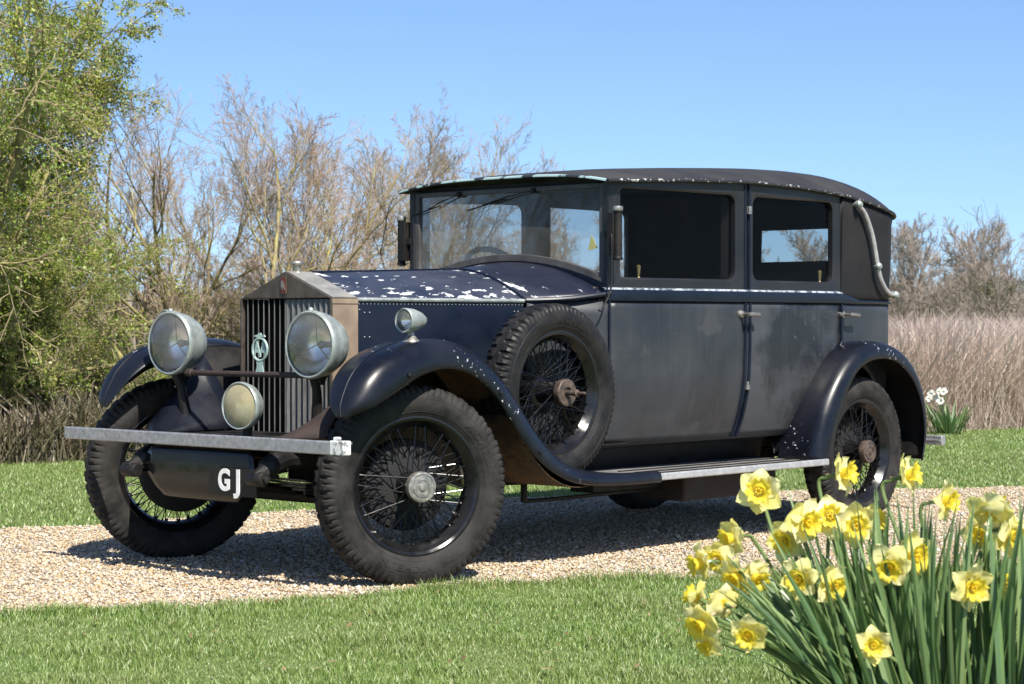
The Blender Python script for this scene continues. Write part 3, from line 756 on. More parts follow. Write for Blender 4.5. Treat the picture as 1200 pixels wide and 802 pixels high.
for s in (-1, 1):
    o, cr_, lp, inn = wing(FW, s, 'front_wing')
    mb = MB(); mb.tube([Vector(p)+Vector((0, 0, .0005)) for p in cr_[:28]], .0035, 6); mb.build('crease', M['wing'], o)
    mb = MB()
    for k in (22, 46, 60):
        p = Vector(lp[k]); mb.lathe([(0, .006), (.007, .005), (.009, 0)], p+Vector((0, s*.003, .022)), (0, s, 0), 10)
    mb.build('wing_bolt', M['dark'], o)
    # inner valance, wing to frame, caked with rust
    mb = MB(); rows = []
    for p in [q for q in inn if -.10 < q[0] < 1.02]:
        x = p[0]; zb = interp([(-.2,.50),(.35,.42),(.6,.345),(1.1,.335)], x)
        rows.append([p, (x, p[1]*.97, (p[2]*.6+zb*.4)), (x+.0, s*.44, zb)])
    mb.grid(rows); 
    iv_ = mb.build('inner_valance', [M['rust'], M['dark']] if s < 0 else [M['dark'], M['rust']], car, solid=.004, offm=1)
    # apron between wing, frame and radiator
    mb = MB()
    A_, B_, C_, D_ = Vector((.03, s*.300, .60)), Vector((-.02, s*.528, .925)), Vector((-.31, s*.57, .60)), Vector((-.44, s*.34, .592))
    mb.grid([[A_.lerp(B_, u).lerp(D_.lerp(C_, u), v)+Vector((-.02, 0, .015))*math.sin(math.pi*v)*math.sin(math.pi*u) for u in np.linspace(0, 1, 7)] for v in np.linspace(0, 1, 9)])
    mb.build('front_valance', [M['wing'], M['brownbox']] if s > 0 else [M['brownbox'], M['brownbox']], car, solid=.004, offm=1)
    # headlamp post and stay
    mb = MB(); mb.tube([(-.25, s*.44, .845), (-.22, s*.43, .78), (-.20, s*.41, .60)], [.020, .018, .03], 10)
    mb.build('lamp_post', M['dark'], car)
    o, cr_, lp, inn = wing(RWg, s, 'rear_wing')
    mb = MB(); mb.grid([[p, (p[0], s*.575, p[2]-.02), (p[0], s*.56, .45)] for p in inn[2:]]); mb.build('wheel_housing', M['dark'], o)
    # running board: lino top, aluminium edge, dark valance up to the body
    mb = MB(); mb.box((1.0, min(s*.42, s*.836), .352), (2.80, max(s*.42, s*.836), .372)); rb = mb.build('running_board', M['lino'], car, bevel=.003)
    mb = MB(); mb.box((1.472, min(s*.8365, s*.856), .346), (2.832, max(s*.8365, s*.856), .378)); mb.build('edge_trim', M['alutrim'], rb, smooth=False, bevel=.006)
    mb = MB()
    for y in (.60, .70, .79): mb.box((1.48, min(s*y, s*(y+.006)), .3722), (2.79, max(s*y, s*(y+.006)), .3775))
    mb.build('tread_strip', M['dark'], rb, smooth=False)
    mb = MB(); mb.grid([[(x, s*.585, .502), (x, s*.45, .47), (x, s*.43, .374)] for x in np.linspace(1.06, 2.83, 12)]); mb.build('sill_valance', M['black'], car, solid=.004)
mb = MB(); rows = []
for a in np.linspace(192, 292, 22):                  # the well in the near front wing that carries the spare
    x = .925+.405*math.cos(R(a)); z = .752+.405*math.sin(R(a)); rows.append([(x, y, z) for y in (-.855, -.80, -.70, -.60, -.50)])
mb.grid(rows); mb.build('spare_wheel_well', M['rust'], car, solid=.003)
# ------------------------------------------------------------------ chassis, axles, springs, underbody
mb = MB()
for s in (-1, 1):
    mb.box((-.10, min(s*.36, s*.42), .43), (2.9, max(s*.36, s*.42), .56))
    mb.tube(catmull([(2.88, s*.39, .50), (3.1, s*.39, .58), (3.3, s*.39, .63), (3.6, s*.39, .58), (4.0, s*.39, .45), (4.18, s*.39, .42)], 5), .045, 8)
    mb.tube(catmull([(-.08, s*.39, .50), (-.25, s*.39, .52), (-.40, s*.392, .505), (-.48, s*.40, .46), (-.515, s*.40, .438)], 5), [.05]*8+[.044]*6+[.034]*7, 10)
for x in (.1, 1.2, 2.4, 3.9): mb.box((x, -.37, .44), (x+.08, .37, .54))
ch_ = mb.build('chassis', M['dark'], car)
for s in (-1, 1):
    mb = MB(); mb.lathe([(0, .046), (.024, .046), (.030, .038), (.030, -.038), (.024, -.046), (0, -.046)], (-.512, s*.400, .440), (0, 1, 0), 16)
    mb.lathe([(0, .066), (.014, .062), (.015, .04)], (-.512, s*.40, .44), (0, s, 0), 6); mb.build('shackle', M['dark'], ch_, sharp=40)
    for x0_, nm in ((0, 'front'), (3.285, 'rear')):
        mb = MB()
        for k in range(6):
            L = .52-.06*k; zz = .40-.012*k if not x0_ else .42-.012*k
            rows = []
            for i in range(9):
                u = -1+2*i/8; x = x0_+L*u; z = zz+.055*u*u*(L/.52)**2
                rows.append([(x, s*.365, z), (x, s*.415, z), (x, s*.415, z+.009), (x, s*.365, z+.009)])
            mb.grid(rows, True)
        mb.build('leaf_spring', M['dark'], ch_, smooth=False)
mb = MB(); mb.tube(catmull([(.02, -.66, .40), (.02, -.56, .40), (.02, -.44, .34), (.02, 0, .33), (.02, .44, .34), (.02, .56, .40), (.02, .66, .40)], 5), .034, 8)
mb.tube([(.16, -.60, .34), (.16, .60, .34)], .014, 8)
for s in (-1, 1): mb.tube([(.02, s*.60, .50), (.02, s*.60, .28)], .03, 8); mb.tube([(.02, s*.60, .34), (.17, s*.585, .34)], .016, 6)
mb.build('front_axle', M['dark'], ch_)
mb = MB(); mb.tube([(3.285, -.64, .39), (3.285, -.2, .39), (3.285, -.12, .39), (3.285, .12, .39), (3.285, .2, .39), (3.285, .64, .39)], [.045, .05, .13, .13, .05, .045], 14); mb.tube([(1.3, 0, .42), (3.2, 0, .39)], .04, 10); mb.build('rear_axle', M['dark'], ch_)
mb = MB(); mb.box((.2, -.22, .36), (1.0, .22, .80)); mb.box((1.0, -.17, .34), (1.5, .17, .5)); mb.box((.0, -.34, .47), (1.1, .34, .485)); mb.build('engine', M['black'], car, bevel=.02)
mb = MB(); mb.box((1.98, -.60, .205), (2.74, -.33, .335)); mb.build('underfloor_box', M['brownbox'], car, bevel=.012)
mb = MB(); mb.box((1.45, -.48, .27), (1.95, -.34, .345)); mb.tube([(.95, -.50, .265), (1.3, -.49, .262), (2.0, -.45, .262)], .010, 8); mb.tube([(.95, -.50, .262), (.95, -.50, .38)], .016, 8); mb.build('underfloor_tray', M['dark'], car, bevel=.008)
mb = MB(); mb.tube([(3.95, -.42, .46), (3.95, .42, .46)], .13, 16); mb.build('fuel_tank', M['dark'], car, sharp=40)
mb = MB(); mb.grid([[(x, y, .505) for y in (-.55, 0, .55)] for x in (1.0, 2.0, 2.85)]); mb.build('floor', M['black'], car)  # unseen floor plate, put in to block light under the car
# front apron, number plate
mb = MB(); pr = []
AP = [(-.470,.554),(-.475,.52),(-.479,.45),(-.476,.38),(-.468,.340),(-.450,.330)]
def apw(z, s): return (.350-(z-.50)*.9 if z > .50 else .350 if z > .43 else .350-(.43-z)*1.3)
rows = []
for x, z in AP:
    rows.append([(x-.006*(1-(t)**2), t*apw(z, 1), z) for t in np.linspace(-1, 1, 21)])
mb.grid(rows); mb.build('front_apron', M['wheel'], car, solid=.004, sharp=60)
mb = MB(); mb.box((-.514, -.40, .366), (-.508, -.108, .476)); pl = mb.build('number_plate', M['dark'], car, smooth=False, bevel=.002)
mb = MB(); letters(mb, 'G', .118, .0012, Matrix.Translation((-.5155, -.205, .424)) @ FRONT @ Matrix.Diagonal((.86, 1, 1, 1)), .004); letters(mb, 'J', .118, .0012, Matrix.Translation((-.5155, -.290, .424)) @ FRONT @ Matrix.Diagonal((1.05, 1, 1, 1)), .004)
mb.build('plate_lettering', M['white'], pl, smooth=False)
# tie bar, badge on it
mb = MB(); mb.tube([(-.25, .36, .842), (-.25, -.44, .843)], .0125, 10); mb.lathe([(0,.03),(.018,.028),(.018,-.0),(.0,-.01)], (-.25, .318, .842), (0, 1, 0), 10); tb = mb.build('lamp_tie_bar', M['brownbox'], car)
mb = MB(); B0 = Vector((-.256, -.124, .945))
rg = [B0+Vector((0, .045*math.cos(a), .046*math.sin(a))) for a in np.linspace(0, 2*math.pi, 33)]
mb.tube(rg, .0055, 8, False)
letters(mb, 'A', .088, .002, Matrix.Translation(B0+Vector((-.002, .015, -.002))) @ FRONT @ Matrix.Diagonal((.70, 1, 1, 1)), .0022)
letters(mb, 'A', .088, .002, Matrix.Translation(B0+Vector((.004, -.015, -.002))) @ FRONT @ Matrix.Diagonal((.70, 1, 1, 1)), .0022)
mb.prism([(.012-.124, .995), (.034-.124, .997), (.030-.124, 1.004), (.010-.124, 1.006), (.004-.124, 1.013), (-.006-.124, 1.013), (-.010-.124, 1.006), (-.030-.124, 1.004), (-.034-.124, .997), (-.012-.124, .995), (-.006-.124, .988), (.006-.124, .988)], -.260, -.254, 0)
mb.prism([(-.124-.020, .900), (-.124+.020, .900), (-.124+.016, .880), (-.124+.024, .852), (-.124-.024, .852), (-.124-.016, .880)], -.2595, -.2535, 0)
mb.build('motoring_badge', M['verdigris'], tb, smooth=False)
# headlamps
def headlamp(c, s, r=.137, yaw=0):
    mt = Matrix.Translation(c) @ Matrix.Rotation(yaw, 4, 'Z')
    def L(mb_, prof, n=40): mb_.lathe(prof, (0, 0, 0), (1, 0, 0), n)
    def fin(mb_, nm, m, p, **k): 
        mb_.v = [tuple(mt @ Vector(v)) for v in mb_.v]; return mb_.build(nm, m, p, **k)
    mb = MB(); L(mb, [(r*.90, .003), (r*.955, .0), (r, .004), (r*1.01, .015), (r*1.0, .028), (r*.975, .034), (r*.965, .055), (r*.90, .085), (r*.76, .125), (r*.55, .155), (r*.28, .172), (0, .176)])
    mb.sphere((.014, 0, r*1.01), .012, 6)
    h = fin(mb, 'headlamp', M['pale'], car, sharp=50)
    mb = MB(); L(mb, [(r*.905, .016), (r*.86, .040), (r*.70, .080), (r*.45, .110), (r*.2, .124), (0, .127)]); fin(mb, 'reflector', M['reflector'], h)
    mb = MB(); L(mb, [(r*.915, .006), (r*.80, -.004), (r*.5, -.013), (r*.2, -.017), (0, -.018)]); fin(mb, 'lens', M['lens'], h)
    mb = MB(); mb.sphere((.075, 0, 0), .017, 8); mb.tube([(.09, 0, 0), (.15, 0, 0)], .013, 10)
    for a in (R(95), R(215), R(335)): mb.tube([(.05, 0, 0), (.028, r*.86*math.cos(a), r*.86*math.sin(a))], .0025, 6)
    fin(mb, 'bulb_holder', M['hubcap'], h)
    mb = MB(); mb.tube([(.07, 0, -r*.86), (.06, 0, -r*1.15)], [.03, .022], 12); fin(mb, 'lamp_foot', M['dark'], h)
    return h
headlamp((-.285, -.450, .967), -1, yaw=R(3)); headlamp((-.285, .437, .967), 1, yaw=R(3))
# fog lamp low in front of the slats
mt = Matrix.Translation((-.40, -.158, .718)) @ Matrix.Rotation(R(6), 4, 'Z'); r = .098
def fin(mb_, nm, m, p, **k):
    mb_.v = [tuple(mt @ Vector(v)) for v in mb_.v]; return mb_.build(nm, m, p, **k)
mb = MB(); mb.lathe([(r*.90, .004), (r*.96, 0), (r, .005), (r*1.0, .02), (r*.95, .026), (r*.90, .05), (r*.62, .085), (r*.25, .10), (0, .102)], (0, 0, 0), (1, 0, 0), 36); fl = fin(mb, 'fog_lamp', M['pale'], car, sharp=50)
mb = MB(); mb.lathe([(r*.905, .012), (r*.7, .045), (r*.35, .066), (0, .072)], (0, 0, 0), (1, 0, 0), 36); fin(mb, 'reflector', M['yellowglass'], fl)
mb = MB(); mb.lathe([(r*.915, .006), (r*.7, -.006), (r*.35, -.013), (0, -.015)], (0, 0, 0), (1, 0, 0), 36); fin(mb, 'lens', M['foglens'], fl)
mb = MB(); mb.tube([(.05, 0, -r*.9), (.05, 0, -.150)], [.018, .022], 10); mb.box((.015, -.03, -.158), (.085, .03, -.142)); fin(mb, 'lamp_foot', M['dark'], fl)
# side lamps on the wings
for s in (-1, 1):
    mt = Matrix.Translation((-.055, s*.755, 1.064)); r = .050
    mb = MB(); mb.lathe([(r*.80, .004), (r*.95, 0), (r, .006), (r*.99, .02), (r*.93, .05), (r*.70, .09), (r*.4, .115), (0, .124)], (0, 0, 0), (1, 0, 0), 28); sl = fin(mb, 'side_lamp', M['pale'], car, sharp=50)
    mb = MB(); mb.lathe([(r*.82, .012), (r*.5, .04), (0, .055)], (0, 0, 0), (1, 0, 0), 24); fin(mb, 'reflector', M['reflector'], sl)
    mb = MB(); mb.lathe([(r*.84, .005), (r*.5, -.006), (0, -.010)], (0, 0, 0), (1, 0, 0), 24); fin(mb, 'lens', M['lens'], sl)
    mb = MB(); mb.lathe([(.012, -.045), (.014, -.060), (.026, -.074), (.036, -.082), (.040, -.090)], (.045, 0, 0), (0, 0, 1), 16); fin(mb, 'pedestal', M['hubcap'], sl)
# front bumper: shallow channel, white chipped near end, brackets
mb = MB(); rows = []
for t in np.linspace(-1, 1, 15):
    y = .882*t; x = -.500-.004*(1-t*t); rows.append([(x+.045, y, .602), (x+.004, y, .604), (x, y, .599), (x, y, .556), (x+.006, y, .552), (x+.010, y, .590), (x+.045, y, .594)])
mb.grid(rows, True); n = len(rows[0]); o_ = len(rows)
mb.f += [tuple(range(n))[::-1], tuple((o_-1)*n+i for i in range(n))]; mb.m += [0, 0]
bp = mb.build('front_bumper', M['alu'], car, sharp=30)
mb = MB()
mb.box((-.503, -.8825, .552), (-.460, -.806, .607))
mb.box((-.488, -.835, .6065), (-.465, -.81, .620))
mb.build('bumper_end', surf('white_flaked_end', (.22, .22, .22), (.66, .66, .65), 26, (.5, .7), lo=.40, hi=.48), bp, smooth=False, bevel=.004)
mb = MB()
for s in (-1, 1): mb.tube([(-.47, s*.37, .575), (-.40, s*.375, .565), (-.30, s*.385, .54)], .018, 8); mb.box((-.47, s*.37-.03, .565), (-.44, s*.37+.03, .604))
mb.build('bumper_bracket', M['dark'], bp)
mb = MB(); mb.grid([[(x, y, .590-.0*x) for y in np.linspace(-.33, .33, 5)] for x in (-.435, -.2, .0)]); mb.build('frame_apron', M['dark'], car, solid=.006)
# rear bumper end
mb = MB(); mb.tube(catmull([(3.95, -.40, .40), (4.10, -.45, .405), (4.18, -.55, .405), (4.19, -.69, .405)], 4), .018, 8); mb.tube(catmull([(3.95, .40, .40), (4.10, .45, .405), (4.18, .55, .405), (4.19, .69, .405)], 4), .018, 8)
for s in (-1, 1): mb.box((4.175, min(s*.60, s*.70), .380), (4.215, max(s*.60, s*.70), .432))
mb.box((4.18, -.60, .388), (4.205, .60, .424)); mb.build('rear_bumper', M['alu'], car, bevel=.004)
# landau irons
LI = [(3.275,1.672),(3.31,1.655),(3.365,1.615),(3.43,1.520),(3.47,1.42),(3.495,1.352),(3.535,1.282),(3.60,1.228),(3.66,1.206),(3.74,1.203)]
for s in (-1, 1):
    mb = MB(); pts = []
    for x, z in LI:
        y = wd(min(x, 3.62)) if x < 3.64 else CY+math.sqrt(max(0, CR**2-(x-CX)**2)); pts.append((x+.012, s*(y+.034), z))
    cv = catmull(pts, 6); k = len(cv); mb.tube(cv, [.008+.007*math.sin(math.pi*i/(k-1)) for i in range(k)], 10); li = mb.build('landau_iron', M['alutrim'], car)
    for p in (cv[2], cv[30], cv[-2]):
        mb = MB(); mb.lathe([(0, .026), (.012, .024), (.020, .014), (.021, .004), (.019, -.008), (.011, -.014), (.011, -.036)], p, (0, s, 0), 14)
        mb.build('boss', M['pale'], li)
# ------------------------------------------------------------------ ground
rng = np.random.default_rng(7)
NEAR = [(-9,3.6),(-5,1.75),(-3,.62),(-1.56,-.20),(-1.26,-.42),(-.82,-.70),(-.41,-.80),(.2,-.93),(.66,-1.17),(.87,-1.42),(2.2,-2.2),(4.5,-3.4),(9,-5.6)]
FAR_ = [(-9,7.2),(-4,4.6),(-1.4,3.15),(.2,2.42),(.55,2.18),(1.67,2.06),(3.5,1.62),(4.77,.87),(5.45,.315),(6.1,-.14),(8,-1.2),(11,-2.6)]
NX, NY = zip(*NEAR); FX, FY = zip(*FAR_)
def wob(x, k): return .03*np.sin(9*x+k)+.02*np.sin(23*x+2*k)
def on_gravel(x, y, m=0.0): return (y > np.interp(x, NX, NY)+wob(x, 1)+m) & (y < np.interp(x, FX, FY)+wob(x, 4)-m)
# lawn sheet
m, t, b = newmat('lawn')
n1 = noise(t, .55, 4, .6); n2 = noise(t, 30, 4, .6)
c1 = ramp(t, n1.outputs[0], [(.35, (.105, .15, .036)), (.65, (.165, .20, .058))]).outputs[0]
t.links.new(mixc(t, n2.outputs[0], c1, (.065, .105, .026)), b.inputs['Base Color']); b.inputs['Roughness'].default_value = .9
bump(t, b, n2.outputs[0], .6, .02)
M['lawn'] = m
mb = MB(); mb.grid([[(x, y, 0) for y in (-400, -60, -12, 0, 12, 60, 400)] for x in (-400, -60, -12, 0, 12, 60, 400)])
tag(mb.build('lawn', M['lawn'], smooth=False), kind='structure')
# gravel drive sheet
m, t, b = newmat('gravel')
co = N(t, 'ShaderNodeTexCoord').outputs['Object']
vo = N(t, 'ShaderNodeTexVoronoi'); vo.inputs['Scale'].default_value = 95; t.links.new(co, vo.inputs['Vector'])
sp = N(t, 'ShaderNodeSeparateColor'); t.links.new(vo.outputs['Color'], sp.inputs[0])
STONE = [(0, (.12, .10, .08)), (.14, (.39, .29, .165)), (.34, (.47, .39, .275)), (.50, (.25, .22, .19)), (.64, (.53, .475, .385)), (.82, (.40, .26, .12)), (.9, (.49, .41, .29)), (1, (.62, .59, .54))]
rc = ramp(t, sp.outputs[0], STONE).outputs[0]
dirt = noise(t, 3, 5, .6, co)
t.links.new(mixc(t, mrange(t, dirt.outputs[0], .4, .7, .0, .28), rc, (.17, .13, .10)), b.inputs['Base Color']); b.inputs['Roughness'].default_value = .75
bump(t, b, math_(t, 'SUBTRACT', 1.0, vo.outputs['Distance']), .9, .006)
M['gravel'] = m
mb = MB(); rows = []
for x in np.linspace(-8.9, 8.9, 240):
    a = np.interp(x, NX, NY)+wob(x, 1); c = np.interp(x, FX, FY)+wob(x, 4); rows.append([(x, a+(c-a)*u, .004) for u in np.linspace(0, 1, 6)])
mb.grid(rows); tag(mb.build('gravel_drive', M['gravel'], smooth=False), kind='structure')
# loose pebbles lying on it
m, t, b = newmat('pebbles'); ge = N(t, 'ShaderNodeNewGeometry')
t.links.new(ramp(t, ge.outputs['Random Per Island'], STONE).outputs[0], b.inputs['Base Color']); b.inputs['Roughness'].default_value = .6; M['pebble'] = m
def scatter(n, d0, d1, mar, power=1.0):
    """points on the ground in front of the camera, between distances d0 and d1, a margin beyond the view"""
    d = d0+(d1-d0)*rng.random(n)**power; half = d*600/FPX+mar; l = (rng.random(n)*2-1)*half
    P = np.array(CAMP)[None, :2] + d[:, None]*np.array(FWD)[None, :2] + l[:, None]*np.array(RGT)[None, :2]
    return P, d
PP, PD = scatter(270000, 5.8, 13.8, 1.3, 1.25); k = on_gravel(PP[:, 0], PP[:, 1], .0); PP = PP[k]; PD = PD[k]
bmm = bmesh.new(); bmesh.ops.create_icosphere(bmm, subdivisions=1, radius=1); iv = np.array([v.co for v in bmm.verts]); it = np.array([[v.index for v in f.verts] for f in bmm.faces]); bmm.free()
n = len(PP); sc = rng.uniform(.0035, .0085, n)*np.where(rng.random(n) < .04, 1.7, 1.0)
asp = np.stack([rng.uniform(.8, 1.3, n), rng.uniform(.7, 1.1, n), rng.uniform(.5, .8, n)], 1)*sc[:, None]
an = rng.random(n)*6.283; ca, sa = np.cos(an), np.sin(an)
V = iv[None]*asp[:, None, :]*(1+rng.uniform(-.16, .16, (n, len(iv), 1)))
X = V[..., 0]*ca[:, None]-V[..., 1]*sa[:, None]; Y = V[..., 0]*sa[:, None]+V[..., 1]*ca[:, None]
V = np.stack([X+PP[:, 0, None], Y+PP[:, 1, None], V[..., 2]+(.004+asp[:, 2]*.5+rng.random(n)*.006)[:, None]], -1)
T = it[None]+(np.arange(n)*len(iv))[:, None, None]
tag(link('pebbles', npmesh('pebbles', V.reshape(-1, 3), T.reshape(-1, 3), M['pebble'], True)), 'loose tan, white and grey pebbles of the gravel drive', 'gravel', kind='stuff')
# grass blades
def leafmat(name, stops, trans=.35, rough=.5, nsc=None, glo=.06):
    m = bpy.data.materials.new(name); m.use_nodes = True; t = m.node_tree; t.nodes.clear(); o = N(t, 'ShaderNodeOutputMaterial')
    ge = N(t, 'ShaderNodeNewGeometry'); c = ramp(t, ge.outputs['Random Per Island'], stops).outputs[0]
    if nsc:
        nn = noise(t, nsc[0], 4, .6); c = mixc(t, mrange(t, nn.outputs[0], .40, .62, 0, nsc[2]), c, nsc[1])
    d = N(t, 'ShaderNodeBsdfDiffuse'); tr = N(t, 'ShaderNodeBsdfTranslucent'); g = N(t, 'ShaderNodeBsdfGlossy'); g.inputs['Roughness'].default_value = rough
    t.links.new(c, d.inputs[0]); t.links.new(c, tr.inputs[0])
    m1 = N(t, 'ShaderNodeMixShader'); m1.inputs[0].default_value = trans; t.links.new(d.outputs[0], m1.inputs[1]); t.links.new(tr.outputs[0], m1.inputs[2])
    m2 = N(t, 'ShaderNodeMixShader'); m2.inputs[0].default_value = glo; t.links.new(m1.outputs[0], m2.inputs[1]); t.links.new(g.outputs[0], m2.inputs[2])
    t.links.new(m2.outputs[0], o.inputs[0]); return m
M['grass'] = leafmat('grass_blades', [(0, (.095, .172, .028)), (.35, (.160, .258, .042)), (.7, (.225, .328, .068)), (.92, (.29, .37, .105)), (1, (.36, .32, .18))], .3, nsc=(1.1, (.23, .27, .085), .5))
def blades(P, h, w, lean, extra_dir=None):
    n = len(P); a = rng.random(n)*6.283; l = lean*rng.random(n)**.7; h = h*rng.uniform(.55, 1.15, n); w = w*rng.uniform(.7, 1.2, n)
    wx, wy = np.cos(a), np.sin(a); b_ = a+rng.uniform(-.9, .9, n)+1.57; lx, ly = np.cos(b_)*l, np.sin(b_)*l
    z0 = np.full(n, -.003); o = P
    def pt(f, k, zf): return np.stack([o[:, 0]+lx*h*f**1.7+wx*w*k, o[:, 1]+ly*h*f**1.7+wy*w*k, z0+h*zf], -1)
    V = np.stack([pt(0, -.5, 0), pt(0, .5, 0), pt(.55, -.42, .58), pt(.55, .42, .58), pt(1, 0, 1.0)], 1)
    T = np.array([[0, 1, 3], [0, 3, 2], [2, 3, 4]])[None]+(np.arange(n)*5)[:, None, None]
    return V.reshape(-1, 3), T.reshape(-1, 3)
def join(parts):
    vs, ts, o = [], [], 0
    for v, tt in parts: vs.append(v); ts.append(tt+o); o += len(v)
    return np.concatenate(vs), np.concatenate(ts)
G1, D1 = scatter(370000, 5.4, 9.4, 1.1); k = (G1[:, 1] < np.interp(G1[:, 0], NX, NY)+wob(G1[:, 0], 1)+.02); G1 = G1[k]
hn = .030+.018*np.sin(G1[:, 0]*5.1+1)*np.sin(G1[:, 1]*6.3)+.012*np.sin(G1[:, 0]*17)*np.sin(G1[:, 1]*13)
edge = np.interp(G1[:, 0], NX, NY)-G1[:, 1]; hn = .82*np.clip(hn, .016, .06)+.022*np.exp(-(edge/.12)**2)
g1 = blades(G1, hn*.88, .0028, .85)
G2, D2 = scatter(310000, 9.5, 22.5, 1.9, .9); k = G2[:, 1] > np.interp(G2[:, 0], FX, FY)+wob(G2[:, 0], 4)-.02; G2 = G2[k]
g2 = blades(G2, np.full(len(G2), .024), .0055, .9)
# litter of dead leaves and broken twigs
LP, _ = scatter(900, 6.1, 13, .3); n = len(LP); a = rng.random(n)*6.283; sz = rng.uniform(.008, .022, n); el = rng.uniform(.25, .7, n)
u = np.stack([np.cos(a), np.sin(a), rng.uniform(-.25, .35, n)], 1)*sz[:, None]; v_ = np.stack([-np.sin(a), np.cos(a), rng.uniform(-.2, .4, n)], 1)*(sz*el)[:, None]
O = np.stack([LP[:, 0], LP[:, 1], np.where(on_gravel(LP[:, 0], LP[:, 1]), .018, .034)], 1)
Vl = np.stack([O-u, O+v_*.5, O+u, O-v_*.5], 1).reshape(-1, 3); Tl = (np.array([[0, 1, 2], [0, 2, 3]])[None]+(np.arange(n)*4)[:, None, None]).reshape(-1, 3)
M['litter'] = leafmat('dead_leaves', [(0, (.10, .06, .03)), (.6, (.22, .14, .07)), (1, (.36, .28, .17))], .2)
tag(link('leaf_litter', npmesh('leaf_litter', Vl, Tl, M['litter'])), 'scattered brown dead leaf scraps on the gravel and lawn', 'leaf litter', kind='stuff')
# a few weeds coming through the stones
G3, _ = scatter(9000, 6.5, 12, .4); k = on_gravel(G3[:, 0], G3[:, 1]) & ((np.sin(G3[:, 0]*7.3)*np.sin(G3[:, 1]*9.1)) > .88); G3 = G3[k]
g3 = blades(G3, np.full(len(G3), .022), .004, .9)
v, tt = join([g1, g2, g3]); tag(link('grass', npmesh('grass', v, tt, M['grass'])), 'short mown green grass either side of the gravel drive', 'grass', kind='stuff')
# ------------------------------------------------------------------ trees
class Tree:
    def __init__(s, seed): s.r = random.Random(seed); s.B = []; s.tips = []
    def branch(s, p, d, L, r, lev, P):
        rr = s.r; n = max(3, int(3+L/P['seg'])); pts = [p.copy()]; rad = [r]; q = p.copy(); d = d.normalized()
        for i in range(n):
            d = (d + Vector((rr.gauss(0, 1), rr.gauss(0, 1), rr.gauss(0, 1)))*P['wig'] + Vector((0, 0, P['up'][min(lev, len(P['up'])-1)]))).normalized()
            q = q + d*(L/n); pts.append(q.copy()); rad.append(max(P['rmin'], r*(1-.75*(i+1)/n)))
        s.B.append((pts, rad, lev))
        if lev >= P['lev']:
            s.tips.append((pts, d.copy())); return
        k = P['kids'][lev]; k = rr.randint(k[0], k[1])
        for j in range(k):
            f = P['from'][lev]+(1-P['from'][lev])*(j+rr.random())/k; i = min(n-1, int(f*n)); b = pts[i].lerp(pts[i+1], f*n-i if f*n-i <= 1 else 1)
            dd = (pts[i+1]-pts[i]).normalized(); ax = dd.orthogonal().normalized(); ax.rotate(Matrix.Rotation(rr.random()*6.283, 3, dd))
            nd = dd.copy(); nd.rotate(Matrix.Rotation(R(rr.uniform(*P['ang'])), 3, ax))
            s.branch(b, nd, L*P['shrink']*rr.uniform(.6, 1.15)*(1-.35*f), max(P['rmin'], rad[i]*P['thin']), lev+1, P)
    def meshes(s, cut):
        """numpy tubes: thick limbs and fine twigs apart"""
        out = []
        for which in (0, 1):
            VV, TT, o = [], [], 0
            for pts, rad, lev in s.B:
                if (lev > cut) != bool(which): continue
                ns = 7 if lev <= 1 else (5 if lev == 2 else 3)
                A = np.array([tuple(p) for p in pts]); k = len(A); d = np.gradient(A, axis=0); d /= np.linalg.norm(d, axis=1)[:, None]+1e-9
                u = np.cross(d, np.array([.31, .77, .55])); u /= np.linalg.norm(u, axis=1)[:, None]+1e-9; v = np.cross(d, u)
                an = np.arange(ns)*2*np.pi/ns; rr_ = np.array(rad)[:, None, None]
                ring = A[:, None]+rr_*(u[:, None]*np.cos(an)[None, :, None]+v[:, None]*np.sin(an)[None, :, None])
                VV.append(ring.reshape(-1, 3)); i = np.arange(k-1)[:, None]*ns+np.arange(ns)[None]; j = np.arange(k-1)[:, None]*ns+(np.arange(ns)[None]+1) % ns
                q = np.stack([np.stack([i, j, j+ns], -1), np.stack([i, j+ns, i+ns], -1)], 2).reshape(-1, 3)
                TT.append(q+o); o += k*ns
            out.append((np.concatenate(VV), np.concatenate(TT)) if VV else None)
        return out
M['lichenbark'] = surf('lichen_bark', (.15, .115, .07), (.36, .32, .12), 5, (.8, .95), bumps=(60, .6, .004))
M['bark'] = surf('grey_brown_bark', (.11, .09, .075), (.21, .17, .135), 4, (.8, .95), bumps=(60, .6, .004))
M['twig'] = surf('purple_brown_twigs', (.29, .21, .16), (.44, .34, .26), 2, (.8, .95), bumps=None)
M['twig2'] = surf('olive_twigs', (.20, .16, .09), (.34, .28, .16), 2, (.8, .95), bumps=None)
M['ftwig'] = surf('far_twigs', (.26, .21, .18), (.38, .32, .27), 2, (.8, .95), bumps=None)
def bare_tree(name, seed, H, stems, spread, mt, mw, P0=None):
    T = Tree(seed); rr = T.r
    P = dict(seg=.16, wig=.10, up=[.0, .03, .05, .04, .02], rmin=.0019, lev=4, kids=[(7, 9), (7, 8), (6, 7), (5, 6)], ang=(18, 50), shrink=.55, thin=.60, **{'from': [.30, .25, .15, .12]})
    if P0: P.update(P0)
    for i in range(stems):
        a = 6.283*i/stems+rr.uniform(-.4, .4); sp_ = spread*rr.uniform(.5, 1.2)
        T.branch(Vector((.10*math.cos(a), .10*math.sin(a), -.05)), Vector((math.cos(a)*sp_, math.sin(a)*sp_, 1)), H*rr.uniform(.80, 1.0), H*.0125*rr.uniform(.75, 1.1), 0, P)
    a, b = T.meshes(P.get('cut', 2))
    return npmesh(name+'_trunk', a[0], a[1], mt, True), npmesh(name+'_twigs', b[0], b[1], mw, False), T
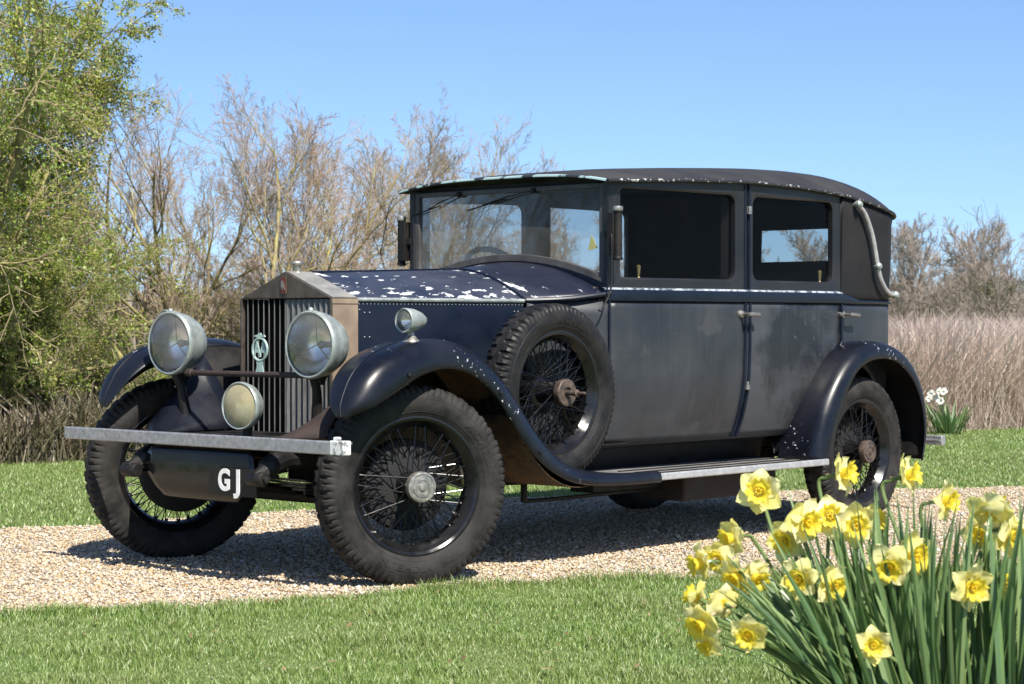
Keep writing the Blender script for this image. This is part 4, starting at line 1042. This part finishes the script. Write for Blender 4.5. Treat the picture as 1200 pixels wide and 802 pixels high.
def plant_tree(name, meshes, loc, rz, sc, label, group=None, extra=()):
    if isinstance(sc, str):                            # 'h3.2' = that many metres tall
        sc = float(sc[1:])/max(max(v.co.z for v in me.vertices) for me in meshes[:2])
    t = thing(name, label, 'tree' if 'tree' in name else 'bush', (0, 0, 0), group); t.location = loc; t.rotation_euler = (0, 0, rz); t.scale = (sc[0], sc[0], sc[1]) if isinstance(sc, tuple) else (sc,)*3
    WORLD[t.name] = Matrix()
    for nm, me in zip(('trunk', 'twigs')+tuple(extra), meshes): link(nm, me, t)
    return t
mA = bare_tree('tree_a', 11, 3.5, 5, .42, M['lichenbark'], M['twig'])
mB = bare_tree('tree_b', 23, 3.5, 5, .46, M['lichenbark'], M['twig'])
mC = bare_tree('tree_c', 37, 3.4, 5, .52, M['bark'], M['twig2'])
GB = 'bare trees behind the car'
plant_tree('bare_tree', mA[:2], at(262, 19.5), .4, 'h3.6', 'bare tree with yellow lichened stems rising just left of the radiator', GB)
plant_tree('bare_tree', mB[:2], at(385, 21.5), 2.1, 'h3.65', 'bare tree with reddish twigs rising behind the radiator cap', GB)
plant_tree('bare_tree', mA[:2], at(185, 22), 3.6, 'h3.5', 'bare tree partly behind the green leafy tree', GB)
plant_tree('bare_tree', mA[:2], at(325, 23.5), 5.1, 'h3.55', 'bare tree filling the gap between the two trees nearest the radiator', GB)
plant_tree('bare_tree', mC[:2], at(445, 23), .2, 'h3.3', 'bare tree between the radiator cap and the windscreen post', GB)
plant_tree('bare_tree', mB[:2], at(490, 24), 4.4, 'h3.75', 'bare tree standing behind the front of the car roof', GB)
plant_tree('bare_tree', mA[:2], at(565, 26), 1.4, 'h3.45', 'bare tree showing its tips above the front of the roof', GB)
plant_tree('bare_tree', mA[:2], at(655, 24), 2.2, 'h2.35', 'low bare tree seen through the windscreen behind the yellow sticker', GB)
plant_tree('bare_tree', mB[:2], at(635, 27), 3.0, 'h2.6', 'lower bare tree seen through the windscreen, left of the sticker', GB)
plant_tree('bare_tree', mC[:2], at(690, 25), 5.2, 'h2.5', 'bushy bare tree seen through the windscreen beside its near post', GB)
plant_tree('bare_bush', mC[:2], at(470, 20.5), 2.9, 'h1.9', 'low spreading olive bush behind the bonnet, left of the windscreen', 'olive bushes behind the car')
plant_tree('bare_bush', mC[:2], at(330, 22.5), .9, 'h1.8', 'low spreading olive bush below the bare trees behind the radiator', 'olive bushes behind the car')
for k, (s_, q) in enumerate(((-5.0, .8), (-7.5, 1.6), (-9.6, .4), (-12, 1.2), (-14.5, .6))):     # the hedge goes on beyond the left edge; the windscreen mirrors it
    o2 = Vector((2.99-s_*-.953, 6.5-s_*.301, 0)); o2 = Vector((2.99+s_*.953, 6.5-s_*.301+q, 0))
    plant_tree('hedge_tree', (mA, mC, mB, mA, mC)[k][:2], o2, k*1.3, 'h3.6', 'bare hedge tree beyond the left edge of the picture', 'hedge trees mirrored in the windscreen')
# leafy hedgerow tree on the left
T = Tree(5)
P = dict(seg=.18, wig=.16, up=[.02, .0, -.02, -.03, -.03], rmin=.0035, lev=4, kids=[(9, 11), (7, 9), (5, 7), (4, 5)], ang=(25, 62), shrink=.56, thin=.52, **{'from': [.10, .12, .12, .1]})
for i in range(6):
    a = 6.283*i/6+.3; T.branch(Vector((.12*math.cos(a), .12*math.sin(a), -.05)), Vector((math.cos(a)*.42, math.sin(a)*.42, 1)), 3.6, .060, 0, P)
la, lb = T.meshes(1)
def leaves(tips, per, size, seed, spread=.03, allb=None):
    r = np.random.default_rng(seed); O, Dn = [], []
    for pts, d in tips:
        A = np.array([tuple(p) for p in pts]); 
        for _ in range(per):
            f = r.random()*(len(A)-1); i = int(f); O.append(A[i]+(A[i+1]-A[i])*(f-i))
    O = np.array(O); n = len(O); O = O+r.normal(0, spread, (n, 3)); d = r.normal(0, 1, (n, 3)); d /= np.linalg.norm(d, axis=1)[:, None]
    u = np.cross(d, r.normal(0, 1, (n, 3))); u /= np.linalg.norm(u, axis=1)[:, None]; s = size*r.uniform(.6, 1.25, n)[:, None]
    nn = np.cross(d, u)
    V = np.stack([O-d*s*.5, O+u*s*.36+nn*s*.08, O+d*s*.55, O-u*s*.36+nn*s*.08], 1)
    Tt = np.array([[0, 1, 2], [0, 2, 3]])[None]+(np.arange(n)*4)[:, None, None]
    return V.reshape(-1, 3), Tt.reshape(-1, 3)
M['leaf'] = leafmat('spring_leaves', [(0, (.20, .27, .028)), (.4, (.34, .42, .045)), (.75, (.45, .47, .065)), (1, (.40, .33, .10))], .5, nsc=(1.3, (.20, .34, .040), .75))
lv = leaves(T.tips, 9, .025, 3)
leafy = (npmesh('leafy_trunk', la[0], la[1], M['lichenbark'], True), npmesh('leafy_twigs', lb[0], lb[1], M['twig2']), npmesh('leafy_leaves', lv[0], lv[1], M['leaf']))
GL = 'leafy trees at the left edge'
plant_tree('leafy_tree', leafy, at(-62, 16.4), 0.5, (1.0, 1.0), 'tall tree in fresh yellow green leaf at the left edge of the picture', GL, ('leaves',))
plant_tree('leafy_tree', leafy, at(42, 17.4), 2.2, (.52, .54), 'shorter tree in fresh leaf between the tall leafy tree and the far front wing', GL, ('leaves',))
plant_tree('leafy_tree', leafy, at(-190, 17.2), 4.0, (1.0, 1.1), 'tree in fresh leaf standing left of and behind the tall leafy one', GL, ('leaves',))
# distant trees on the right
fA = bare_tree('far_a', 51, 4.2, 3, .30, M['bark'], M['ftwig'], dict(rmin=.006, seg=.25))
fB = bare_tree('far_b', 67, 4.0, 4, .42, M['bark'], M['ftwig'], dict(rmin=.006, seg=.25))
GF = 'distant bare trees beyond the dead reeds'
FAR = [(1100, 38, 2.95, 0, 'pale forked bare tree rising above the reeds beside the car back'), (1165, 41, 3.15, 1, 'tall bare tree above the reeds at the right edge of the picture'),
       (1060, 44, 3.35, 1, 'distant bare tree just showing beside the rear roof corner'), (1215, 36, 2.9, 0, 'bare tree cut off by the right edge of the picture'),
       (975, 46, 3.5, 0, 'distant bare tree seen through the back windows, right of the clear sky'), (885, 46, 3.4, 1, 'distant bare tree seen through the back windows, left of the clear sky'),
       (1130, 50, 3.4, 1, 'faint bare tree far behind the two right hand trees'), (1185, 50, 3.7, 0, 'faint bare tree far behind, near the right edge'), (1090, 49, 3.5, 0, 'faint bare tree far behind, between the rear roof corner and the forked tree'), (1280, 44, 3.2, 1, 'bare tree standing outside the right edge of the view'),
       (930, 50, 3.3, 1, 'low distant bare tree in the middle of the back window'), (1015, 48, 3.0, 0, 'far bare tree hidden by the rear quarter of the car'), (800, 46, 2.8, 1, 'far bare tree behind the middle of the car')]
for i, (px, d, s, k, lab) in enumerate(FAR):
    plant_tree('distant_tree', (fA, fB)[k][:2], at(px, d), i*1.7, 'h%.2f' % s, lab, GF)
ivy = leaves([x for x in fB[2].tips if x[0][0].z < 2.7][:380], 7, .055, 9, .06); M['ivy'] = leafmat('ivy', [(0, (.05, .065, .018)), (1, (.15, .14, .05))], .2)
tv = thing('ivy_bush', 'olive green ivied bush below the right hand distant tree', 'bush'); tv.location = at(1160, 34); tv.scale = (.55, .55, .62); WORLD[tv.name] = Matrix()
link('leaves', npmesh('ivy_leaves', ivy[0], ivy[1], M['ivy']), tv); link('branches', fB[0], tv)
# ------------------------------------------------------------------ dead reeds and undergrowth
def stems_mesh(P, h, w, lean, mat, name, heads=0):
    n = len(P); a = rng.random(n)*6.283; l = lean*rng.random(n)**1.2; H = h*rng.uniform(.55, 1.1, n); wx, wy = np.cos(a)*w, np.sin(a)*w
    b_ = rng.random(n)*6.283; lx, ly = np.cos(b_)*l*H, np.sin(b_)*l*H
    def pt(f, k, wk=1): return np.stack([P[:, 0]+lx*f**1.5+wx*k*wk, P[:, 1]+ly*f**1.5+wy*k*wk, H*f], -1)
    V = np.stack([pt(0, -.5), pt(0, .5), pt(.5, -.5), pt(.5, .5), pt(.82, -.9), pt(.82, .9), pt(1, 0)], 1)
    T = np.array([[0,1,3],[0,3,2],[2,3,5],[2,5,4],[4,5,6]])[None]+(np.arange(n)*7)[:, None, None]
    return V.reshape(-1, 3), T.reshape(-1, 3)
M['reed'] = leafmat('dead_reeds', [(0, (.42, .32, .26)), (.5, (.60, .49, .41)), (1, (.72, .62, .53))], .45, nsc=(.8, (.50, .38, .31), .5))
E0 = np.array([2.99, 6.5]); E1 = np.array([12.2, 3.59]); ed = (E1-E0); eln = np.linalg.norm(ed); ed = ed/eln; en = np.array([-ed[1], ed[0]])
if en @ np.array(FWD)[:2] < 0: en = -en
def band(n, s0, s1, w0, w1):
    s_ = rng.uniform(s0, s1, n); q = rng.uniform(w0, w1, n)**1.0; return E0[None]+ed[None]*s_[:, None]+en[None]*q[:, None]
RB = band(90000, 4.6, 16, .0, 4.5)
hh = 1.02+.10*np.sin(RB[:, 0]*2.1)*np.sin(RB[:, 1]*1.7)+.05*np.sin(RB[:, 0]*6)
rv = stems_mesh(RB, hh, .0048, .95, None, 'r')
tag(link('dead_reeds', npmesh('dead_reeds', rv[0], rv[1], M['reed'])), 'belt of tall dead pale brown reeds along the far lawn', 'reeds', kind='stuff')
M['bramble'] = leafmat('dry_undergrowth', [(0, (.10, .075, .05)), (.5, (.21, .165, .11)), (.85, (.32, .26, .18)), (1, (.10, .12, .04))], .2, nsc=(1.2, (.09, .085, .04), .7))
UB = band(30000, -5, 5.2, .0, 2.6); uh = np.clip(.36+.24*np.sin(UB[:, 0]*1.9+1)*np.sin(UB[:, 1]*2.3)+.16*(UB-E0)@en*.6, .12, .95)
uv = stems_mesh(UB, uh, .0085, 1.1, None, 'u')
tag(link('dry_undergrowth', npmesh('dry_undergrowth', uv[0], uv[1], M['bramble'])), 'tangle of dry brown grass and brambles under the left hand trees', 'undergrowth', kind='stuff')
# far wood closing the gaps at the foot of the trees
WB = np.concatenate([np.array([list(at(rng.uniform(-300, 1500), rng.uniform(52, 60)))[:2]]) for _ in range(9000)])
wv = stems_mesh(WB, np.full(len(WB), 1.9), .06, .45, None, 'w')
tag(link('far_wood', npmesh('far_wood', wv[0], wv[1], M['bramble'])), 'low brown line of far scrub behind the trees', 'far scrub', kind='stuff')
# ------------------------------------------------------------------ daffodils
M['petal'] = leafmat('petals', [(0, (.87, .79, .24)), (.5, (.90, .84, .36)), (1, (.92, .88, .50))], .45, .5, glo=.03)
M['trumpet'] = leafmat('trumpets', [(0, (.88, .71, .06)), (1, (.91, .77, .10))], .52, .5, glo=.03)
M['stem'] = leafmat('stems', [(0, (.10, .17, .05)), (1, (.16, .22, .07))], .15, .4)
M['dleaf'] = leafmat('strap_leaves', [(0, (.07, .140, .045)), (.5, (.135, .235, .080)), (1, (.24, .33, .13))], .32, .42, glo=.06)
M['spathe'] = leafmat('papery_spathe', [(0, (.42, .33, .18)), (1, (.50, .42, .26))], .3, .6)
rd = random.Random(4)
def petals_mb(size, r):
    mb = MB()
    for k in range(6):
        a = 2*math.pi*k/6+r.uniform(-.08, .08); cup = r.uniform(-.10, .28) if k % 2 else r.uniform(.0, .38); tw = r.uniform(-.22, .22); ln = size*(1.0+r.uniform(-.06, .10)); rows = []
        for i in range(8):
            u = i/7; wd_ = size*.53*math.sin(math.pi*min(1, .16+.84*u)**.85)**.75*(1 if u < .98 else .12); rad = .008+ln*u; zz = ln*cup*u*u+.006*math.sin(u*5+k)
            row = []
            for j in range(5):
                v = (j-2)/2; yy = wd_*v; z2 = zz+wd_*.35*abs(v)**1.6*math.sin(u*2.6)*.5+tw*yy*u+(.0018*size/.045)*math.sin(9*u+4*v+k)
                row.append((rad*math.cos(a)-yy*math.sin(a), rad*math.sin(a)+yy*math.cos(a), z2+(.0006 if k % 2 else 0)))
            rows.append(row)
        mb.grid(rows)
    return mb
def trumpet_mb(size, r):
    mb = MB(); rows = []; L = size*.66; n = 48
    for u, rr_ in ((0.0, .0), (.02, .25), (.25, .29), (.5, .32), (.75, .37), (.9, .44), (1.0, .54), (1.02, .60)):
        row = []
        for j in range(n):
            a = 2*math.pi*j/n; fr = (u**4)*(.06*math.sin(a*9+1)+.05*math.sin(a*14)); row.append((size*(rr_+fr*.8)*math.cos(a), size*(rr_+fr*.8)*math.sin(a), L*u+size*fr*.8))
        rows.append(row)
    mb.grid(rows, True)
    for k in range(6):
        a = k*1.047; mb.tube([(.003*math.cos(a), .003*math.sin(a), .004), (.006*math.cos(a), .006*math.sin(a), L*.75)], [.0012, .0022], 5)
    return mb
protos = []
for k in range(4):
    rk = random.Random(90+k); protos.append((petals_mb(.045, rk), trumpet_mb(.045, rk)))
pm = []
CU = RGT.cross(FWD)                                  # up
def mesh_of(mb, mat, name):
    o = mb.build(name, mat); me = o.data; bpy.data.objects.remove(o); return me
pmesh = [(mesh_of(a, M['petal'], 'petals'), mesh_of(b_, M['trumpet'], 'trumpet')) for a, b_ in protos]
def strap(mb, base, tip, w, droop, tw, n=9):
    base, tip = Vector(base), Vector(tip); ax = (tip-base); hz = Vector((ax.x, ax.y, 0)); L = ax.length
    sd = ax.cross(Vector((math.cos(tw), math.sin(tw), .1))).normalized(); rows = []
    nrm = ax.cross(sd).normalized()
    for i in range(n):
        u = i/(n-1); p = base+ax*u+Vector((0, 0, 1))*droop*L*math.sin(math.pi*u)+nrm*.03*L*math.sin(u*3+tw); ww = w*(.75+.5*math.sin(math.pi*min(1, u*.8+.15)))*(1-u**5)*.5
        rows.append([p-sd*ww+nrm*ww*.30, p, p+sd*ww+nrm*ww*.30])
    rows[-1] = [rows[-1][1]]*3 if False else rows[-1]
    mb.grid(rows)
GZ = .14                                             # top of the raised bed the bulbs grow in
# px, py: where the photo shows the bloom; d: its distance; facing as (right, up, towards the viewer); size factor; label
DAF = [
 (890,576,5.05,(-.25,.10,.95),1.10,'big open daffodil highest on the left, in front of the running board edge'),
 (990,555,5.05,(.72,.15,.45),.98,'daffodil in half profile in front of the rear wheel hub, trumpet to the right'),
 (1066,557,5.0,(.80,.22,.40),.98,'daffodil beside the rear tyre, trumpet turned right and petals swept back'),
 (1110,588,4.95,(.75,.05,.55),.95,'daffodil half hidden behind an upright leaf, right of the rear tyre'),
 (1163,600,4.8,(.30,.55,-.55),1.20,'large pale daffodil seen from behind at the right edge of the clump'),
 (1186,628,4.78,(.55,-.25,.70),.95,'daffodil below the pale back of a larger one at the right edge'),
 (1149,626,4.9,(-.25,-.2,.9),.90,'daffodil tucked under the pale right hand bloom, trumpet facing the viewer'),
 (921,633,5.0,(-.55,-.15,.75),1.0,'pale daffodil at the left of the upper row, trumpet down to the left'),
 (945,612,4.95,(.40,-.05,.85),1.08,'daffodil second in the upper row, between two paler blooms'),
 (973,606,5.02,(-.1,.2,.85),1.02,'cream daffodil in the upper row with its trumpet mostly hidden'),
 (1003,616,4.9,(.05,-.05,.98),1.02,'round open daffodil facing straight out in the upper row'),
 (1026,611,5.05,(.45,.2,.5),.90,'pale daffodil behind the straight facing bloom of the upper row'),
 (1043,664,4.72,(-.25,-.30,.90),1.02,'left bloom of the big overlapping pair in the middle of the clump'),
 (1071,652,4.78,(.50,-.05,.80),1.15,'right bloom of the big overlapping pair in the middle, the largest trumpet'),
 (1139,688,4.65,(.35,-.20,.88),1.0,'daffodil alone above the leaves at the lower right'),
 (1178,688,4.8,(.2,.35,.5),.85,'pale daffodil half hidden by leaves at the right edge, below the others'),
 (937,679,4.80,(-.45,-.10,.85),.95,'left bloom of the deep yellow pair below the upper row'),
 (976,686,4.76,(.50,-.25,.80),.95,'right bloom of the deep yellow pair below the upper row'),
 (1024,757,4.62,(-.05,-.05,.98),.80,'smallest daffodil, low among the leaves at the bottom of the picture'),
 (857,631,5.0,(-.80,-.15,.35),.95,'pale daffodil in profile on a hooked stem against the gravel'),
 (841,655,4.95,(-.45,-.10,.80),.82,'small daffodil against the gravel looking left, between two profiles'),
 (820,661,4.92,(-.88,-.15,.30),.95,'leftmost upper daffodil, side on with its trumpet to the left'),
 (862,677,4.86,(-.60,-.45,.60),.90,'daffodil hanging with its trumpet down to the left, above the dark buds'),
 (886,678,4.88,(.55,-.35,.70),.92,'daffodil turned right behind the hanging one on the left'),
 (815,700,4.85,(-.55,.25,-.35),.88,'greenish daffodil seen from behind at the far left'),
 (846,707,4.82,(-.35,.10,-.70),.88,'backlit daffodil seen from behind over the left stems'),
 (822,732,4.70,(-.70,-.35,.55),1.02,'largest of the low left blooms, trumpet down to the left'),
 (877,745,4.64,(-.30,-.20,.90),.90,'daffodil facing out on a long bent stem, low on the left'),
 (829,757,4.72,(-.60,-.50,.45),.75,'lowest daffodil on the left, nodding under a larger one')]
BC = at(1085, 4.80)                                  # middle of the clump
GD = 'daffodils in the front clump'
for i, (px, py, d, fc, sz, lab) in enumerate(DAF):
    P3 = CAMP + (FWD + RGT*((px-600)/FPX) + CU*(-(py-401)/FPX-.0095))*d
    f = (RGT*fc[0]+CU*fc[1]-FWD*fc[2]).normalized()
    u0 = (px-1085)/290; bx = BC + RGT*(.20*max(-1, min(1, u0*.9))+rd.uniform(-.06, .06)) + FWD*((d-4.80)*.7+rd.uniform(-.05, .05)); bx = Vector((bx.x, bx.y, GZ-.02))
    t = thing('daffodil', lab, 'daffodil', tuple(bx), GD)
    pmh, tmh = pmesh[i % 4]
    Q = f.to_track_quat('Z', 'Y') @ Matrix.Rotation(rd.random()*6.28, 3, 'Z').to_quaternion()
    sc_ = sz*1.02
    def rel(o):
        o.parent = t; o.location = P3-bx-f*.008; o.rotation_mode = 'QUATERNION'; o.rotation_quaternion = Q; o.scale = (sc_,)*3
    o = bpy.data.objects.new('petals', pmh); C.objects.link(o); rel(o)
    o = bpy.data.objects.new('trumpet', tmh); C.objects.link(o); rel(o)
    back = P3-f*.016; mb = MB()
    nk = back-f*.030+Vector((0, 0, -.004)); hook = nk-f*.022+Vector((0, 0, -.020)); low = bx.lerp(hook, .62)+Vector((0, 0, .05))-RGT*.03*(1 if px < 1000 else -.3)
    cv = catmull([bx, bx.lerp(low, .5)+Vector((0, 0, .02)), low, hook, nk, back], 6)
    mb.tube(cv, [.0048]*20+[.0046]*(len(cv)-28)+[.0042]*4+[.0062]*2+[.0050]*2, 7); mb.build('stem', M['stem'], t)
    mb = MB(); sd = f.cross(CU).normalized(); g0 = nk-f*.004
    mb.grid([[g0+sd*(w_*.008)*(1-q)+f*(.045*q)+Vector((0, 0, .006-.03*q*q+.004*abs(w_))) for w_ in (-1, 0, 1)] for q in (0, .25, .5, .75, 1)])
    mb.build('spathe', M['spathe'], t)
    mb = MB(); nl = 8
    for k in range(nl):
        v = max(-1.25, min(1.1, u0+rd.uniform(-.38, .38))); L = rd.uniform(.42, .60); bb = bx+Vector((rd.uniform(-.05, .05), rd.uniform(-.05, .05), 0))
        ln_ = v*.23 if v < 0 else v*.14
        tp = bb + RGT*(ln_*1.15+rd.uniform(-.06, .06)) + FWD*rd.uniform(-.14, .12) + Vector((0, 0, L*(1-.30*max(0, -v)**1.5)*rd.uniform(.80, 1.0)))
        strap(mb, bb, tp, rd.uniform(.010, .0155), rd.uniform(.0, .06)+.05*max(0, -v), rd.uniform(0, 6.28))
    mb.build('leaves', M['dleaf'], t)
for k in range(9):                                   # plants of the clump that carry no bloom
    u0 = rd.uniform(-.5, .8) if k > 2 else .75; bx = BC + RGT*(.25*u0)+FWD*rd.uniform(-.12, .14); bx = Vector((bx.x, bx.y, GZ-.02))
    t = thing('daffodil_plant', 'daffodil without a bloom, only upright strap leaves, among the flowering ones', 'plant', tuple(bx), 'flowerless daffodil plants in the front clump')
    mb = MB()
    for j in range(9):
        bb = bx+Vector((rd.uniform(-.05, .05), rd.uniform(-.05, .05), 0))
        tp = bb + RGT*(u0*.14+rd.uniform(-.10, .10)) + FWD*rd.uniform(-.12, .12) + Vector((0, 0, rd.uniform(.36, .58)))
        strap(mb, bb, tp, rd.uniform(.012, .019), rd.uniform(0, .05), rd.uniform(0, 6.28))
    mb.build('leaves', M['dleaf'], t)
# raised bed under the clump
m, t, b = newmat('soil'); n2 = noise(t, 40, 4); t.links.new(ramp(t, n2.outputs[0], [(.3, (.03, .022, .014)), (.7, (.06, .05, .03))]).outputs[0], b.inputs['Base Color']); b.inputs['Roughness'].default_value = .95; bump(t, b, n2.outputs[0], .8, .02)
mb = MB(); rows = []
for q in np.linspace(0, 1, 10):
    rows.append([(BC.x+.62*q*math.cos(a), BC.y+.62*q*math.sin(a), GZ*(.5+.5*math.cos(math.pi*q))-.006) for a in np.linspace(0, 2*math.pi, 32, endpoint=False)])
mb.grid(rows, True); tag(mb.build('flower_bed', m), kind='structure')
# far clump of white daffodils at the foot of the reeds
fc = at(1112, 19.6); t = thing('white_narcissus_clump', 'clump of strap leaves with white flowers at the foot of the dead reeds', 'plant', tuple(fc))
mb = MB()
for k in range(60):
    a = rd.random()*6.283; q = rd.random()*.16; bb = fc+Vector((q*math.cos(a), q*math.sin(a), 0)); tp = bb+Vector((math.cos(a)*rd.uniform(.04, .24), math.sin(a)*rd.uniform(.04, .24), rd.uniform(.16, .32)))
    strap(mb, bb, tp, .022, .06, a, 6)
mb.build('leaves', M['dleaf'], t)
M['whitepetal'] = leafmat('white_petals', [(0, (.74, .74, .66)), (1, (.82, .82, .76))], .3)
wpm = pmesh[0][0].copy(); wpm.materials[0] = M['whitepetal']
for k in range(6):
    p = Vector((0, 0, 0))+RGT*rd.uniform(-.22, -.02)-FWD*rd.uniform(.0, .1)+Vector((0, 0, rd.uniform(.30, .44)))
    if k > 8: p = RGT*rd.uniform(0, .1)+Vector((0, 0, .36))
    o = bpy.data.objects.new('flower', wpm); C.objects.link(o); o.parent = t; o.location = p; o.rotation_euler = (R(rd.uniform(60, 100)), 0, YAW+rd.uniform(-.8, .8)); o.scale = (.75,)*3
    mb = MB(); mb.tube([fc, fc+p*.6+Vector((0, 0, .05)), fc+p], .004, 5); mb.build('stem', M['stem'], t)
